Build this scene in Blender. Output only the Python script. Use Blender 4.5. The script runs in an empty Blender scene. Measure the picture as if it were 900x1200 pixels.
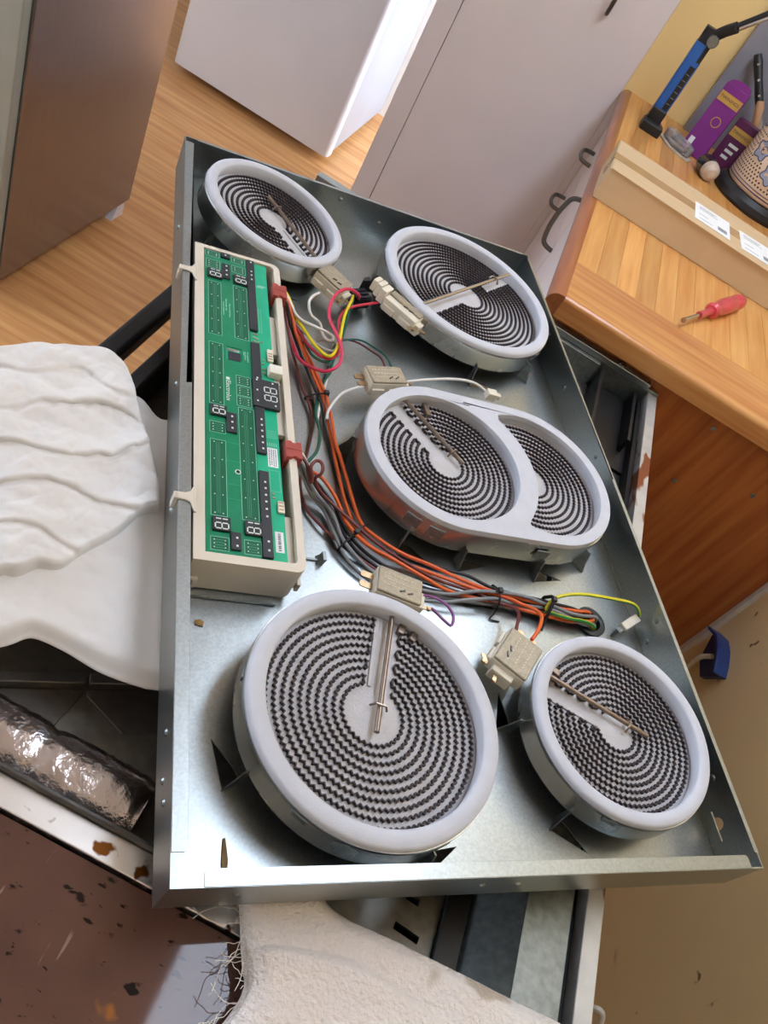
import bpy, bmesh, math, random
from mathutils import Matrix, Vector, noise
from mathutils.geometry import tessellate_polygon
random.seed(7)
C = bpy.context.scene.collection
PI = math.pi
H = 1.40                                   # camera height above the kitchen floor

# ------------------------------------------------------------------ camera
cam = bpy.data.objects.new('camera', bpy.data.cameras.new('camera')); C.objects.link(cam)
RIGHT = Vector((0.8549443, 0.2985081, 0.4242207)); DOWN = Vector((0.5125567, -0.6118445, -0.6024383)); FWD = Vector((0.0797244, 0.7324883, -0.6760953))
m = Matrix.Identity(4)
for i in range(3):
    m[i][0] = RIGHT[i]; m[i][1] = -DOWN[i]; m[i][2] = -FWD[i]
m[2][3] = H
cam.matrix_world = m
cam.data.sensor_fit = 'VERTICAL'; cam.data.sensor_height = 24.0
cam.data.lens = 954.567 / 1200 * 24.0
cam.data.clip_start = 0.02
bpy.context.scene.camera = cam

# ------------------------------------------------------------------ world and exposure
w = bpy.data.worlds.new('world'); bpy.context.scene.world = w; w.use_nodes = True
w.node_tree.nodes['Background'].inputs[0].default_value = (0.80, 0.93, 1.12, 1)
w.node_tree.nodes['Background'].inputs[1].default_value = 5.0
vs = bpy.context.scene.view_settings
vs.view_transform = 'Standard'; vs.look = 'None'; vs.gamma = 1; vs.use_curve_mapping = False
vs.exposure = 0.85
LAMP_POWER = 7.6                           # radiance of the ceiling light diffuser

# ------------------------------------------------------------------ materials
def lin(c):
    if isinstance(c, str):
        c = [int(c[i:i+2], 16) / 255 for i in (0, 2, 4)]
    return tuple(x / 12.92 if x <= 0.04045 else ((x + 0.055) / 1.055) ** 2.4 for x in c)
MATS = {}
def mat(name, col, rough=0.5, metal=0.0, var=0.08, scale=25, stretch=(1, 1, 1), col2=None, bump=0.0, bscale=None,
        detail=4, rand=0.0, coat=0.0, spec=0.5, trans=0.0, ior=1.45, spots=None, sheen=0, rvar=0.0, alpha=1.0, bdist=0.002):
    if name in MATS: return MATS[name]
    mt = bpy.data.materials.new(name); mt.use_nodes = True; nt = mt.node_tree; N = nt.nodes; L = nt.links
    b = N['Principled BSDF']
    b.inputs['Roughness'].default_value = rough; b.inputs['Metallic'].default_value = metal
    b.inputs['Specular IOR Level'].default_value = spec; b.inputs['Coat Weight'].default_value = coat
    b.inputs['Coat Roughness'].default_value = 0.12
    b.inputs['Transmission Weight'].default_value = trans; b.inputs['IOR'].default_value = ior
    b.inputs['Sheen Weight'].default_value = sheen; b.inputs['Alpha'].default_value = alpha
    c = lin(col)
    c2 = lin(col2) if col2 else tuple(min(1, x * (1 + var)) for x in c)
    c1 = c if col2 else tuple(x * (1 - var) for x in c)
    tc = N.new('ShaderNodeTexCoord'); mp = N.new('ShaderNodeMapping'); mp.inputs['Scale'].default_value = stretch
    L.new(tc.outputs['Object'], mp.inputs['Vector'])
    vec = mp.outputs['Vector']
    if rand:
        oi = N.new('ShaderNodeObjectInfo'); ad = N.new('ShaderNodeVectorMath'); ad.operation = 'ADD'
        sc = N.new('ShaderNodeMath'); sc.operation = 'MULTIPLY'; sc.inputs[1].default_value = 37.0
        L.new(oi.outputs['Random'], sc.inputs[0]); L.new(vec, ad.inputs[0]); L.new(sc.outputs[0], ad.inputs[1]); vec = ad.outputs[0]
    nz = N.new('ShaderNodeTexNoise'); nz.inputs['Scale'].default_value = scale; nz.inputs['Detail'].default_value = detail
    L.new(vec, nz.inputs['Vector'])
    rp = N.new('ShaderNodeValToRGB'); rp.color_ramp.elements[0].position = 0.32; rp.color_ramp.elements[1].position = 0.68
    rp.color_ramp.elements[0].color = (*c1, 1); rp.color_ramp.elements[1].color = (*c2, 1)
    L.new(nz.outputs['Fac'], rp.inputs['Fac']); out = rp.outputs['Color']
    if rand:
        hs = N.new('ShaderNodeHueSaturation'); mr = N.new('ShaderNodeMapRange')
        mr.inputs['To Min'].default_value = 1 - rand; mr.inputs['To Max'].default_value = 1 + rand
        L.new(oi.outputs['Random'], mr.inputs['Value']); L.new(mr.outputs[0], hs.inputs['Value']); L.new(out, hs.inputs['Color']); out = hs.outputs['Color']
    for sp in (spots or []):
        sc_, thr, scol = sp[:3]; st = sp[3] if len(sp) > 3 else (1, 1, 1)
        mp2 = N.new('ShaderNodeMapping'); mp2.inputs['Scale'].default_value = st; mp2.inputs['Location'].default_value = (sc_ * .37, 2.1, 0.7)
        L.new(tc.outputs['Object'], mp2.inputs['Vector'])
        n2 = N.new('ShaderNodeTexNoise'); n2.inputs['Scale'].default_value = sc_; n2.inputs['Detail'].default_value = 3
        L.new(mp2.outputs[0], n2.inputs['Vector'])
        r2 = N.new('ShaderNodeValToRGB'); r2.color_ramp.elements[0].position = thr; r2.color_ramp.elements[1].position = thr + 0.04
        r2.color_ramp.elements[0].color = (0, 0, 0, 1); r2.color_ramp.elements[1].color = (1, 1, 1, 1)
        L.new(n2.outputs['Fac'], r2.inputs['Fac'])
        mx = N.new('ShaderNodeMix'); mx.data_type = 'RGBA'
        L.new(r2.outputs['Color'], mx.inputs['Factor']); L.new(out, mx.inputs['A']); mx.inputs['B'].default_value = (*lin(scol), 1)
        out = mx.outputs['Result']
    L.new(out, b.inputs['Base Color'])
    if rvar:
        rm = N.new('ShaderNodeMapRange'); rm.inputs['To Min'].default_value = max(0, rough - rvar); rm.inputs['To Max'].default_value = rough + rvar
        L.new(nz.outputs['Fac'], rm.inputs['Value']); L.new(rm.outputs[0], b.inputs['Roughness'])
    if bump:
        bn = N.new('ShaderNodeTexNoise'); bn.inputs['Scale'].default_value = bscale or scale * 3; bn.inputs['Detail'].default_value = 3
        L.new(vec, bn.inputs['Vector'])
        bp = N.new('ShaderNodeBump'); bp.inputs['Strength'].default_value = bump; bp.inputs['Distance'].default_value = bdist
        L.new(bn.outputs['Fac'], bp.inputs['Height']); L.new(bp.outputs['Normal'], b.inputs['Normal'])
    MATS[name] = mt; return mt
def emis(name, col, strength):
    mt = bpy.data.materials.new(name); mt.use_nodes = True; b = mt.node_tree.nodes['Principled BSDF']
    b.inputs['Base Color'].default_value = (*lin(col), 1); b.inputs['Emission Color'].default_value = (*lin(col), 1)
    b.inputs['Emission Strength'].default_value = strength; return mt

galv = mat('galvanised steel', 'a8aeae', 0.32, 0.95, 0.09, 420, detail=2, rvar=0.05)
galv_d = mat('dull galvanised steel', '8d9494', 0.42, 0.9, 0.15, 160, detail=2, rvar=0.08)
dark_st = mat('dark oven steel', '5d5b58', 0.42, 0.8, 0.2, 140, rvar=0.08)
black_en = mat('black enamel', '17171a', 0.38, 0.0, 0.2, 60, rvar=0.1)
stain_st = mat('stainless strip', 'eae6e2', 0.33, 1.0, 0.06, 30, spots=[(38, 0.68, '7a4a20'), (70, 0.69, '3a2213')])
rust_rail = mat('rusty white rail', 'c3c4c4', 0.45, 0.6, 0.08, 40, spots=[(26, 0.56, '8a5236', (1, .35, 1))])
ring_m = mat('ceramic fibre ring', 'c8c9d1', 0.85, 0, 0.03, 60, bump=0.12, bscale=900)
base_m = mat('microporous base', 'c6c3c5', 0.9, 0, 0.05, 70, bump=0.2, bscale=500)
pan_m = mat('bright pan steel', 'c9cac9', 0.26, 1.0, 0.07, 30, rvar=0.06)
coil_m = mat('dark heating ribbon', '3f3637', 0.6, 0.2, 0.15, 200)
rod_m = mat('limiter rod steel', '8c7d70', 0.3, 0.9, 0.15, 120)
steat = mat('cream steatite', 'e2d9c6', 0.5, 0, 0.05, 60)
taupe = mat('taupe cover plate', 'a89c86', 0.5, 0.25, 0.12, 250, bump=0.2, bscale=600)
brass = mat('tarnished terminal brass', 'b59a78', 0.35, 0.9, 0.15, 200)
cream = mat('cream plastic', 'd9cfbf', 0.42, 0, 0.03, 30)
pcb_d = mat('dark green solder mask', '12845d', 0.3, 0, 0.08, 60)
pcb_dd = mat('deep green touch pad', '0b6446', 0.3, 0, 0.06, 60)
pcb_l = mat('light green solder mask', '1fb58b', 0.3, 0, 0.05, 60)
silk = mat('white silkscreen', 'dfe8e0', 0.5, 0, 0.02)
silk_g = mat('pale green silkscreen', '8fd1b8', 0.5, 0, 0.02)
blackp = mat('black plastic', '232427', 0.45, 0, 0.1, 60)
softblack = mat('charcoal display', '303136', 0.5, 0, 0.08, 60)
redcon = mat('brick red connector plastic', 'a5483f', 0.45, 0, 0.06, 80)
paper = mat('white paper label', 'eceff2', 0.6, 0, 0.02)
ink = mat('grey print', '8b9096', 0.6, 0, 0.1)
ink_d = mat('dark print', '3c3f45', 0.6, 0, 0.1)
gold = mat('gold print', 'c49a4a', 0.5, 0, 0.1)
wood_top = mat('oiled hardwood', 'cd8c4a', 0.33, 0, 0, 9, stretch=(9, 0.5, 9), col2='e2ac68', detail=6, rand=0.16, coat=0.25)
wood_edge = mat('hardwood edging', 'b87440', 0.3, 0, 0, 9, stretch=(0.5, 9, 9), col2='cf985c', detail=6, coat=0.3)
wood_edge2 = mat('reddish hardwood nosing', '8f4f2e', 0.32, 0, 0, 9, stretch=(9, 0.5, 9), col2='a9653c', detail=6, coat=0.3)
wood_panel = mat('brown veneer', '984c22', 0.45, 0, 0, 7, stretch=(8, 8, 0.5), col2='b86e38', detail=7)
floor_m = mat('wood look flooring', 'c2854d', 0.42, 0, 0, 4, stretch=(0.7, 11, 1), col2='e2ac72', detail=8)
white_lam = mat('white laminate', 'ebe2e3', 0.35, 0, 0.015, 8)
white_gloss = mat('white enamel', 'dedbe2', 0.28, 0, 0.015, 6)
grey_side = mat('appliance side enamel', '9b9ea6', 0.4, 0, 0.03, 8)
inox = mat('brown grey brushed steel', '958d8c', 0.22, 0.85, 0.04, 12, stretch=(1, 12, 1))
pale_edge = mat('pale grey green edge', 'a3aca6', 0.4, 0.3, 0.04, 10)
yellow_w = mat('yellow wall paint', 'f4d696', 0.7, 0, 0.03, 6)
beige_w = mat('beige wall paint', 'f5d8a4', 0.6, 0, 0.05, 3, spots=[(9, 0.66, 'c09a6c', (1, .5, 2)), (30, 0.71, '7d5d3e')])
plaster = mat('rough plaster', 'd3c6b8', 0.85, 0, 0.08, 60, bump=0.5, bscale=200)
white_w = mat('white paint', 'e6e2dc', 0.8, 0, 0.02, 5)
cloth_w = mat('white cotton', 'e0dbd7', 0.9, 0, 0.02, 12, bump=0.06, bscale=900, sheen=0.2)
towel_m = mat('beige terry', 'ecdfd6', 0.95, 0, 0.0, 11, col2='f6efea', bump=0.8, bscale=330, bdist=0.005, sheen=0.4, spots=[(14, 0.62, 'c6b6a4')])
card = mat('cardboard', 'cdb28d', 0.75, 0, 0.04, 20, stretch=(1, 5, 1))
tape = mat('brown parcel tape', 'b48f61', 0.25, 0, 0.08, 30)
red_h = mat('red translucent plastic', 'c8404c', 0.28, 0, 0.08, 40, coat=0.4)
steel = mat('polished steel', 'c4c4c4', 0.2, 1.0, 0.05)
blue_p = mat('blue plastic', '2b63b4', 0.4, 0, 0.05, 30)
navy_p = mat('navy plastic', '223a72', 0.35, 0, 0.08, 30)
purple = mat('purple carton', '7d2b86', 0.4, 0, 0.05, 20)
plum = mat('dark plum carton', '5b1f4f', 0.4, 0, 0.08, 20)
panel_g = mat('blue grey gloss panel', '8e909c', 0.22, 0, 0.04, 10)
clear = mat('clear plastic film', 'e6e8ec', 0.12, 0, 0.03, 20, trans=0.75, ior=1.3)
clearcard = mat('pale printed card', 'c6b7a8', 0.4, 0, 0.2, 40)
jar_c = mat('cream glazed ceramic', 'd9bfa3', 0.3, 0, 0.04, 20, coat=0.3)
navy_paint = mat('navy glaze', '38406a', 0.35, 0, 0.1)
pale_blue = mat('pale blue glaze', '9aa3bb', 0.35, 0, 0.08, 60)
dot_paint = mat('black brown glaze', '2b2326', 0.35, 0, 0.1)
pale_wood = mat('pale turned wood', 'd0a178', 0.55, 0, 0.08, 20, stretch=(6, 6, 1))
foil = mat('aluminium foil', 'd2c8c5', 0.2, 1.0, 0.08, 40, bump=0.35, bscale=330)
glass_b = mat('brown glossy glass', '513831', 0.05, 0, 0.0, 9, col2='6d4d40', detail=6, spec=0.32,
              spots=[(52, 0.675, '1c1210', (1, 2.0, 1)), (95, 0.665, '22150f', (1, 2, 1)), (24, 0.70, '9a6232'), (48, 0.68, '8f7468', (3, .4, 1))])
ceramic_dirt = mat('burnt residue', '94713c', 0.6, 0, 0.3, 200)
nickel = mat('dark nickel handle', '6c6a68', 0.3, 0.9, 0.05)
def wire_mat(n, c): return mat('wire ' + n, c, 0.38, 0, 0.04, 60)

# ------------------------------------------------------------------ mesh helpers
class MB:
    def __init__(s): s.v = []; s.f = []
    def add(s, vs_, fs):
        o = len(s.v); s.v += [tuple(v) for v in vs_]; s.f += [tuple(i + o for i in f) for f in fs]; return s
    def box(s, x0, x1, y0, y1, z0, z1, M=None):
        vs_ = [Vector((x, y, z)) for z in (z0, z1) for y in (y0, y1) for x in (x0, x1)]
        if M is not None: vs_ = [M @ v for v in vs_]
        return s.add(vs_, [(0, 2, 3, 1), (4, 5, 7, 6), (0, 1, 5, 4), (2, 6, 7, 3), (0, 4, 6, 2), (1, 3, 7, 5)])
    def prism(s, poly, z0, z1, holes=(), M=None):
        loops = [[Vector((x, y, 0)) for x, y in poly]] + [[Vector((x, y, 0)) for x, y in h] for h in holes]
        tris = tessellate_polygon(loops); flat = [p for l in loops for p in l]; n = len(flat)
        vs_ = [Vector((p.x, p.y, z)) for z in (z0, z1) for p in flat]
        if M is not None: vs_ = [M @ v for v in vs_]
        fs = [tuple(t) for t in tris] + [tuple(i + n for i in t) for t in tris]
        o = 0
        for l in loops:
            k = len(l)
            for i in range(k):
                a, b = o + i, o + (i + 1) % k; fs.append((a, b, b + n, a + n))
            o += k
        return s.add(vs_, fs)
    def lathe(s, prof, n=48, M=None, a0=0.0, a1=2 * PI):
        full = abs(a1 - a0 - 2 * PI) < 1e-6; k = n if full else n + 1
        vs_ = []
        for i in range(k):
            a = a0 + (a1 - a0) * i / n
            for r, z in prof: vs_.append(Vector((r * math.cos(a), r * math.sin(a), z)))
        if M is not None: vs_ = [M @ v for v in vs_]
        q = len(prof); fs = []
        for i in range(n):
            j = (i + 1) % k
            for t in range(q - 1): fs.append((i * q + t, j * q + t, j * q + t + 1, i * q + t + 1))
        return s.add(vs_, fs)
    def tube(s, pts, r, n=8, radii=None, M=None):
        pts = [Vector(p) for p in pts]; k = len(pts); vs_ = []
        t0 = (pts[1] - pts[0]).normalized(); up = Vector((0, 0, 1)) if abs(t0.z) < 0.9 else Vector((1, 0, 0))
        nr = t0.cross(up).normalized()
        for i in range(k):
            t = (pts[min(i + 1, k - 1)] - pts[max(i - 1, 0)])
            if t.length < 1e-9: t = t0.copy()
            t.normalize(); nr = (nr - t * nr.dot(t))
            if nr.length < 1e-6: nr = t.orthogonal()
            nr.normalize(); bn = t.cross(nr); rr = radii[i] if radii else r
            for j in range(n):
                a = 2 * PI * j / n; vs_.append(pts[i] + (nr * math.cos(a) + bn * math.sin(a)) * rr)
        if M is not None: vs_ = [M @ v for v in vs_]
        fs = [(i * n + j, i * n + (j + 1) % n, (i + 1) * n + (j + 1) % n, (i + 1) * n + j) for i in range(k - 1) for j in range(n)]
        fs += [tuple(range(n)), tuple((k - 1) * n + j for j in range(n))]
        return s.add(vs_, fs)
    def grid(s, rows):
        a = len(rows); b = len(rows[0]); vs_ = [p for r in rows for p in r]
        return s.add(vs_, [(i * b + j, i * b + j + 1, (i + 1) * b + j + 1, (i + 1) * b + j) for i in range(a - 1) for j in range(b - 1)])
    def build(s, name, m_, parent=None, matrix=None, smooth=True, angle=0.6, bevel=0.0, origin=None, solid=0.0, segs=2, off=-1):
        me = bpy.data.meshes.new(name)
        if origin is not None:
            o_ = Vector(origin); vv = [tuple(Vector(v) - o_) for v in s.v]
        else: vv = s.v
        me.from_pydata(vv, [], s.f)
        bm = bmesh.new(); bm.from_mesh(me)
        if not solid: bmesh.ops.recalc_face_normals(bm, faces=bm.faces)
        bm.to_mesh(me); bm.free()
        me.materials.append(m_)
        if smooth:
            me.polygons.foreach_set('use_smooth', [True] * len(me.polygons)); me.set_sharp_from_angle(angle=angle)
        ob = bpy.data.objects.new(name, me); C.objects.link(ob)
        mw = matrix.copy() if matrix is not None else Matrix.Identity(4)
        if origin is not None: mw = mw @ Matrix.Translation(Vector(origin))
        if parent is not None:
            ob.parent = parent; ob.matrix_local = mw
        else: ob.matrix_world = mw
        if bevel:
            b = ob.modifiers.new('bevel', 'BEVEL'); b.width = bevel; b.segments = segs; b.limit_method = 'ANGLE'
        if solid:
            b = ob.modifiers.new('solid', 'SOLIDIFY'); b.thickness = solid; b.offset = off
        return ob
def tag(o, label, cat, group=None):
    o['label'] = label; o['category'] = cat
    if group: o['group'] = group
    return o
def struct(o): o['kind'] = 'structure'; return o
def thing(name, label, cat, matrix, group=None):
    o = bpy.data.objects.new(name, None); C.objects.link(o); o.matrix_world = matrix; o.empty_display_size = 0.02
    return tag(o, label, cat, group)
def T(x, y, z): return Matrix.Translation((x, y, z))
def mm(*p): return tuple(x / 1000 for x in p)
def smooth_path(pts, step=5):
    P = [Vector(p) for p in pts]; out = []
    for i in range(len(P) - 1):
        a = P[max(i - 1, 0)]; b = P[i]; c = P[i + 1]; d = P[min(i + 2, len(P) - 1)]
        for k in range(step):
            t = k / step
            out.append(0.5 * ((2 * b) + (c - a) * t + (2 * a - 5 * b + 4 * c - d) * t * t + (3 * b - a - 3 * c + d) * t ** 3))
    out.append(P[-1]); return out
def circle(cx, cy, r, n=40, a0=0.0): return [(cx + r * math.cos(a0 + 2 * PI * i / n), cy + r * math.sin(a0 + 2 * PI * i / n)) for i in range(n)]
def rrect(x0, x1, y0, y1, r, n=5, corners=(1, 1, 1, 1)):
    out = []
    for (cx, cy, a, on) in ((x1 - r, y0 + r, -PI / 2, corners[0]), (x1 - r, y1 - r, 0, corners[1]), (x0 + r, y1 - r, PI / 2, corners[2]), (x0 + r, y0 + r, PI, corners[3])):
        if on:
            for i in range(n + 1):
                t = a + PI / 2 * i / n; out.append((cx + r * math.cos(t), cy + r * math.sin(t)))
        else:
            t = a + PI / 4; out.append((cx + r * (1 if math.cos(t) > 0 else -1), cy + r * (1 if math.sin(t) > 0 else -1)))
    return out
def text_mesh(body, size, name, m_, parent, matrix, depth=0.0):
    cu = bpy.data.curves.new(name, 'FONT'); cu.body = body; cu.size = size; cu.extrude = depth; cu.align_x = 'CENTER'; cu.align_y = 'CENTER'
    tmp = bpy.data.objects.new(name, cu); C.objects.link(tmp)
    dg = bpy.context.evaluated_depsgraph_get(); me = bpy.data.meshes.new_from_object(tmp.evaluated_get(dg))
    bpy.data.objects.remove(tmp); bpy.data.curves.remove(cu)
    me.materials.clear(); me.materials.append(m_); me.name = name
    o = bpy.data.objects.new(name, me); C.objects.link(o)
    o.parent = parent; o.matrix_local = matrix
    return o
def WB(x0, x1, y0, y1, z0, z1):            # box given with heights relative to the camera
    return MB().box(x0, x1, y0, y1, z0 + H, z1 + H)

# ------------------------------------------------------------------ the room
WALLX = 0.748
struct(MB().box(-3.2, WALLX, -1.6, 3.75, -0.05, 0).build('floor', floor_m, smooth=False))
struct(MB().box(-3.2, WALLX + .1, -1.6, 3.75, 2.42, 2.5).build('ceiling', white_w, smooth=False))
wr = struct(MB().box(WALLX, WALLX + .1, -1.6, 2.41, 0, 2.42).build('wall_right', beige_w, smooth=False))
struct(MB().box(0.137, WALLX + .1, 2.41, 2.5, 0, 2.42).build('wall_back', yellow_w, smooth=False))
struct(MB().box(-3.2, WALLX + .1, 3.75, 3.85, 0, 2.42).build('wall_far', white_w, smooth=False))
wlm = MB(); wlm.prism([(-1.6, 0), (3.85, 0), (3.85, 2.42), (-1.6, 2.42)], -3.3, -3.2, holes=[[(-.2, .9), (1.6, .9), (1.6, 2.2), (-.2, 2.2)]], M=Matrix(((0, 0, 1, 0), (1, 0, 0, 0), (0, 1, 0, 0), (0, 0, 0, 1))))
struct(wlm.build('wall_left', white_w, smooth=False))
struct(MB().box(-3.3, WALLX + .1, -1.7, -1.6, 0, 2.42).build('wall_front', white_w, smooth=False))
# rough plaster line in the corner beside the bench end panel
pl = MB(); rows = []
for k in range(26):
    z = 0.02 + 0.83 * k / 25; wv = 0.020 + 0.006 * noise.noise(Vector((3.1, 0, z * 9)))
    rows.append([(WALLX + .002, 1.158, z), (WALLX - .006, 1.158, z), (WALLX - .006, 1.158 - wv * .7, z), (WALLX + .002, 1.158 - wv, z)])
pl.grid(rows); struct(pl.build('trim_1', plaster))

# ceiling light
cl = thing('ceiling_light_offscreen', 'long rectangular white ceiling light above the cooker', 'light', T(.42, 1.18, 2.42))
fr = MB(); fr.prism([(-.165, -.77), (.165, -.77), (.165, .77), (-.165, .77)], -0.045, 0.0, holes=[[(-.150, -.75), (.150, -.75), (.150, .75), (-.150, .75)]])
fr.build('frame', white_gloss, cl, smooth=False)
MB().box(-.150, .150, -.75, .75, -0.038, -0.030).build('diffuser_offscreen', emis('lit diffuser', 'dceaff', LAMP_POWER), cl, smooth=False)

# ------------------------------------------------------------------ pantry, fridge, steel appliance
p_ = thing('pantry_cupboard', 'tall white laminate pantry cupboard beside the yellow wall', 'cupboard', T(-0.13, 2.70, 0))
def wmat(o): return (wmat(o.parent) @ o.matrix_basis) if o.parent else o.matrix_basis.copy()
def part(mb, name, m_, parent, **k):
    inv = wmat(parent).inverted(); mb.v = [tuple(inv @ Vector(v)) for v in mb.v]; return mb.build(name, m_, parent, **k)
part(MB().box(-.396, .137, 2.428, 3.0, .0, 2.3), 'carcass', white_lam, p_, smooth=False)
part(MB().box(-.396, -.3345, 2.410, 2.4275, .10, 2.3), 'stile', white_lam, p_, bevel=.001)
part(MB().box(.1375, .1565, 2.408, 2.4095, 0, .866), 'scribe_strip', white_lam, p_, smooth=False)
dr = part(MB().box(-.3325, .1365, 2.408, 2.4275, .10, 2.3), 'door', white_lam, p_, bevel=.0012)
def bow(a, b, out, r=.005):
    a = Vector(a); b = Vector(b); o = Vector(out)
    return smooth_path([a, a + o * .75 + (b - a) * .06, a + o + (b - a) * .28, (a + b) / 2 + o * 1.05, a + o + (b - a) * .72, b + o * .75 - (b - a) * .06, b], 5)
part(MB().tube(bow((0, 2.408, 1.012), (0, 2.408, 1.112), (0, -.03, 0)), .0055), 'handle', nickel, dr)
f_ = thing('fridge', 'white enamelled fridge standing between pantry and steel appliance', 'fridge', T(-.955, 3.3, 0))
part(MB().prism(rrect(-1.285, -.624, 3.0, 3.07, .02), .035, 1.75), 'door', mat('fridge enamel', 'e0dad8', .3, 0, .015, 6), f_)
part(MB().box(-1.28, -.63, 3.075, 3.70, .035, 1.75), 'cabinet', grey_side, f_, bevel=.004)
for x in (-1.24, -.67): part(MB().lathe([(0, .0), (.02, .0), (.02, .036), (0, .036)], 16, T(x, 3.12, 0)), 'foot', blackp, f_)
a_ = thing('steel_appliance', 'tall brown-grey steel fronted appliance on small feet', 'appliance', T(-1.2, 1.75, 0))
part(MB().box(-1.50, -.925, 1.475, 2.03, .045, 1.75), 'cabinet', grey_side, a_, smooth=False)
part(MB().box(-.925, -.90, 1.468, 2.048, .047, 1.75), 'door', inox, a_, bevel=.002)
part(MB().box(-1.50, -.906, 1.440, 1.467, .045, 1.75), 'side_trim', pale_edge, a_, bevel=.003)
part(MB().prism([(0, 0), (.06, 0), (.06, .05), (.028, .05)], 0, .02, M=Matrix(((0, 0, 1, -.925), (1, 0, 0, 1.975), (0, 1, 0, 0), (0, 0, 0, 1)))), 'foot', white_gloss, a_, smooth=False)
for y in (1.52,): part(MB().box(-1.0, -.96, y, y + .04, 0, .046), 'foot', blackp, a_)

# ------------------------------------------------------------------ bench with wooden worktop
b_ = thing('bench_cabinet', 'white bench cupboard with brown veneer end panel and bow handles', 'cupboard', T(.45, 1.78, 0))
part(MB().box(.176, WALLX - .004, 1.172, 2.404, 0, .866), 'carcass', white_lam, b_, smooth=False)
ep = part(MB().box(.150, WALLX - .001, 1.156, 1.1715, 0, .866), 'end_panel', wood_panel, b_, smooth=False)
for (x, z) in ((.4705, -.5587), (.4884, -.6723), (.60, -.62)):
    part(MB().lathe([(0, -.001), (.0045, -.001), (.004, .001), (0, .0012)], 12, T(x, 1.156, z + H) @ Matrix.Rotation(PI / 2, 4, 'X')), 'screw', galv_d, ep)
for (y0, y1, z0, z1, hy, hz, vert) in ((1.173, 1.715, .10, .862, 1.70, .78, True), (1.719, 2.262, .72, .862, 2.18, .775, False), (1.719, 2.262, .50, .716, 2.18, .645, False), (1.719, 2.262, .10, .496, 2.18, .43, False)):
    d = part(MB().box(.157, .1755, y0, y1, z0, z1), 'drawer_front' if not vert else 'door', white_lam, b_, bevel=.001)
    if vert: pth = bow((.157, hy, hz - .06), (.157, hy, hz + .06), (-.032, 0, 0))
    else: pth = bow((.157, hy - .05, hz), (.157, hy + .05, hz), (-.032, 0, 0))
    part(MB().tube(pth, .0052), 'handle', nickel, d)
part(MB().box(.157, .1755, 2.266, 2.405, .10, .862), 'filler_strip', white_lam, b_, bevel=.001)

wt = thing('worktop', 'thick hardwood worktop of glued staves over the white bench cupboard', 'worktop', T(.45, 1.78, .866))
ns = 16; x0 = .160; sw = (WALLX - x0) / ns
for i in range(ns):
    a = x0 + i * sw + (random.uniform(-.003, .003) if i else 0); bq = x0 + (i + 1) * sw
    part(MB().box(x0 + i * sw + .0002, x0 + (i + 1) * sw - .0002, 1.2705, 2.409, .866, .900 + random.uniform(-.0002, .0002)), 'stave', wood_top, wt, smooth=False)
eb = MB(); prof = [(1.136, .866), (1.136, .892)] + [(1.144 - .008 * math.cos(t), .892 + .008 * math.sin(t)) for t in [PI / 2 * k / 6 for k in range(1, 7)]] + [(1.2703, .900), (1.2703, .866)]
eb.prism(prof, .1605, WALLX, M=Matrix(((0, 0, 1, 0), (1, 0, 0, 0), (0, 1, 0, 0), (0, 0, 0, 1))))
part(eb, 'edge_band', wood_edge, wt, angle=.9)
nb = MB(); R_ = .017
prof = [(.1604, .866), (.1604, .900), (.154, .900)] + [(.154 - R_ * math.sin(t), .883 + R_ * math.cos(t)) for t in [PI * k / 12 for k in range(1, 12)]] + [(.154, .866)]
nb.prism(prof, 1.1361, 2.409, M=Matrix(((1, 0, 0, 0), (0, 0, 1, 0), (0, 1, 0, 0), (0, 0, 0, 1))))
part(nb, 'front_nosing', wood_edge2, wt, angle=.9)

# ------------------------------------------------------------------ cooker body under the tray (camera-relative heights)
ck = thing('cooker', 'opened steel cooker body with its top removed beside the bench', 'cooker', T(.07, .67, 0))
def cpart(x0, x1, y0, y1, z0, z1, name, m_, **k):
    k.setdefault('bevel', .0008); return part(WB(x0, x1, y0, y1, z0, z1), name, m_, ck, **k)
VENTS = [[tuple((T(x, y, 0) @ Matrix.Rotation(-.1, 4, 'Z') @ Vector((u, v, 0))).xy) for u, v in ((-.010, -.003), (.012, -.003), (.012, .003), (-.010, .003))] for x, y in ((.219, .288), (.226, .262), (.19, .30), (.235, 1.07), (.225, 1.03))]
part(MB().prism([(-.1995, .212), (.350, .212), (.350, 1.140), (-.1995, 1.140)], -.606 + H, -.602 + H, holes=VENTS), 'inner_plate', mat('warm grey oven steel', '807c74', .42, .7, .15, 120, rvar=.08), ck, smooth=False)
cpart(-.215, .367, .1895, .2085, -.585, -.560, 'side_strip', stain_st)
cpart(-.215, .367, .2085, .2115, -.610, -.553, 'side_lip', dark_st)
cpart(-.215, .367, .1895, .212, -1.36, -.586, 'side_panel', galv_d)
cpart(-.215, .367, 1.146, 1.153, -1.36, -.556, 'side_panel', galv_d)
cpart(-.240, .345, 1.138, 1.154, -.556, -.546, 'side_strip', galv)
cpart(-.212, .262, 1.128, 1.137, -.602, -.556, 'side_lip', galv_d)
cpart(.351, .367, .195, 1.146, -.600, -.560, 'rear_rail', rust_rail)
cpart(.3515, .3665, .2125, 1.1455, -1.344, -.6005, 'added_rear_panel', galv_d)  # unseen back, added so the vent slots stay dark
cpart(.3435, .3505, .195, 1.130, -.600, -.574, 'gutter', black_en)
cpart(.302, .343, .215, .56, -.600, -.566, 'rear_ledge', galv_d)
rp_ = MB(); rp_.prism([(.271, -.601 + H), (.3015, -.566 + H), (.3015, -.569 + H), (.275, -.6015 + H)], .215, .56, M=Matrix(((1, 0, 0, 0), (0, 0, 1, 0), (0, 1, 0, 0), (0, 0, 0, 1))))
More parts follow.
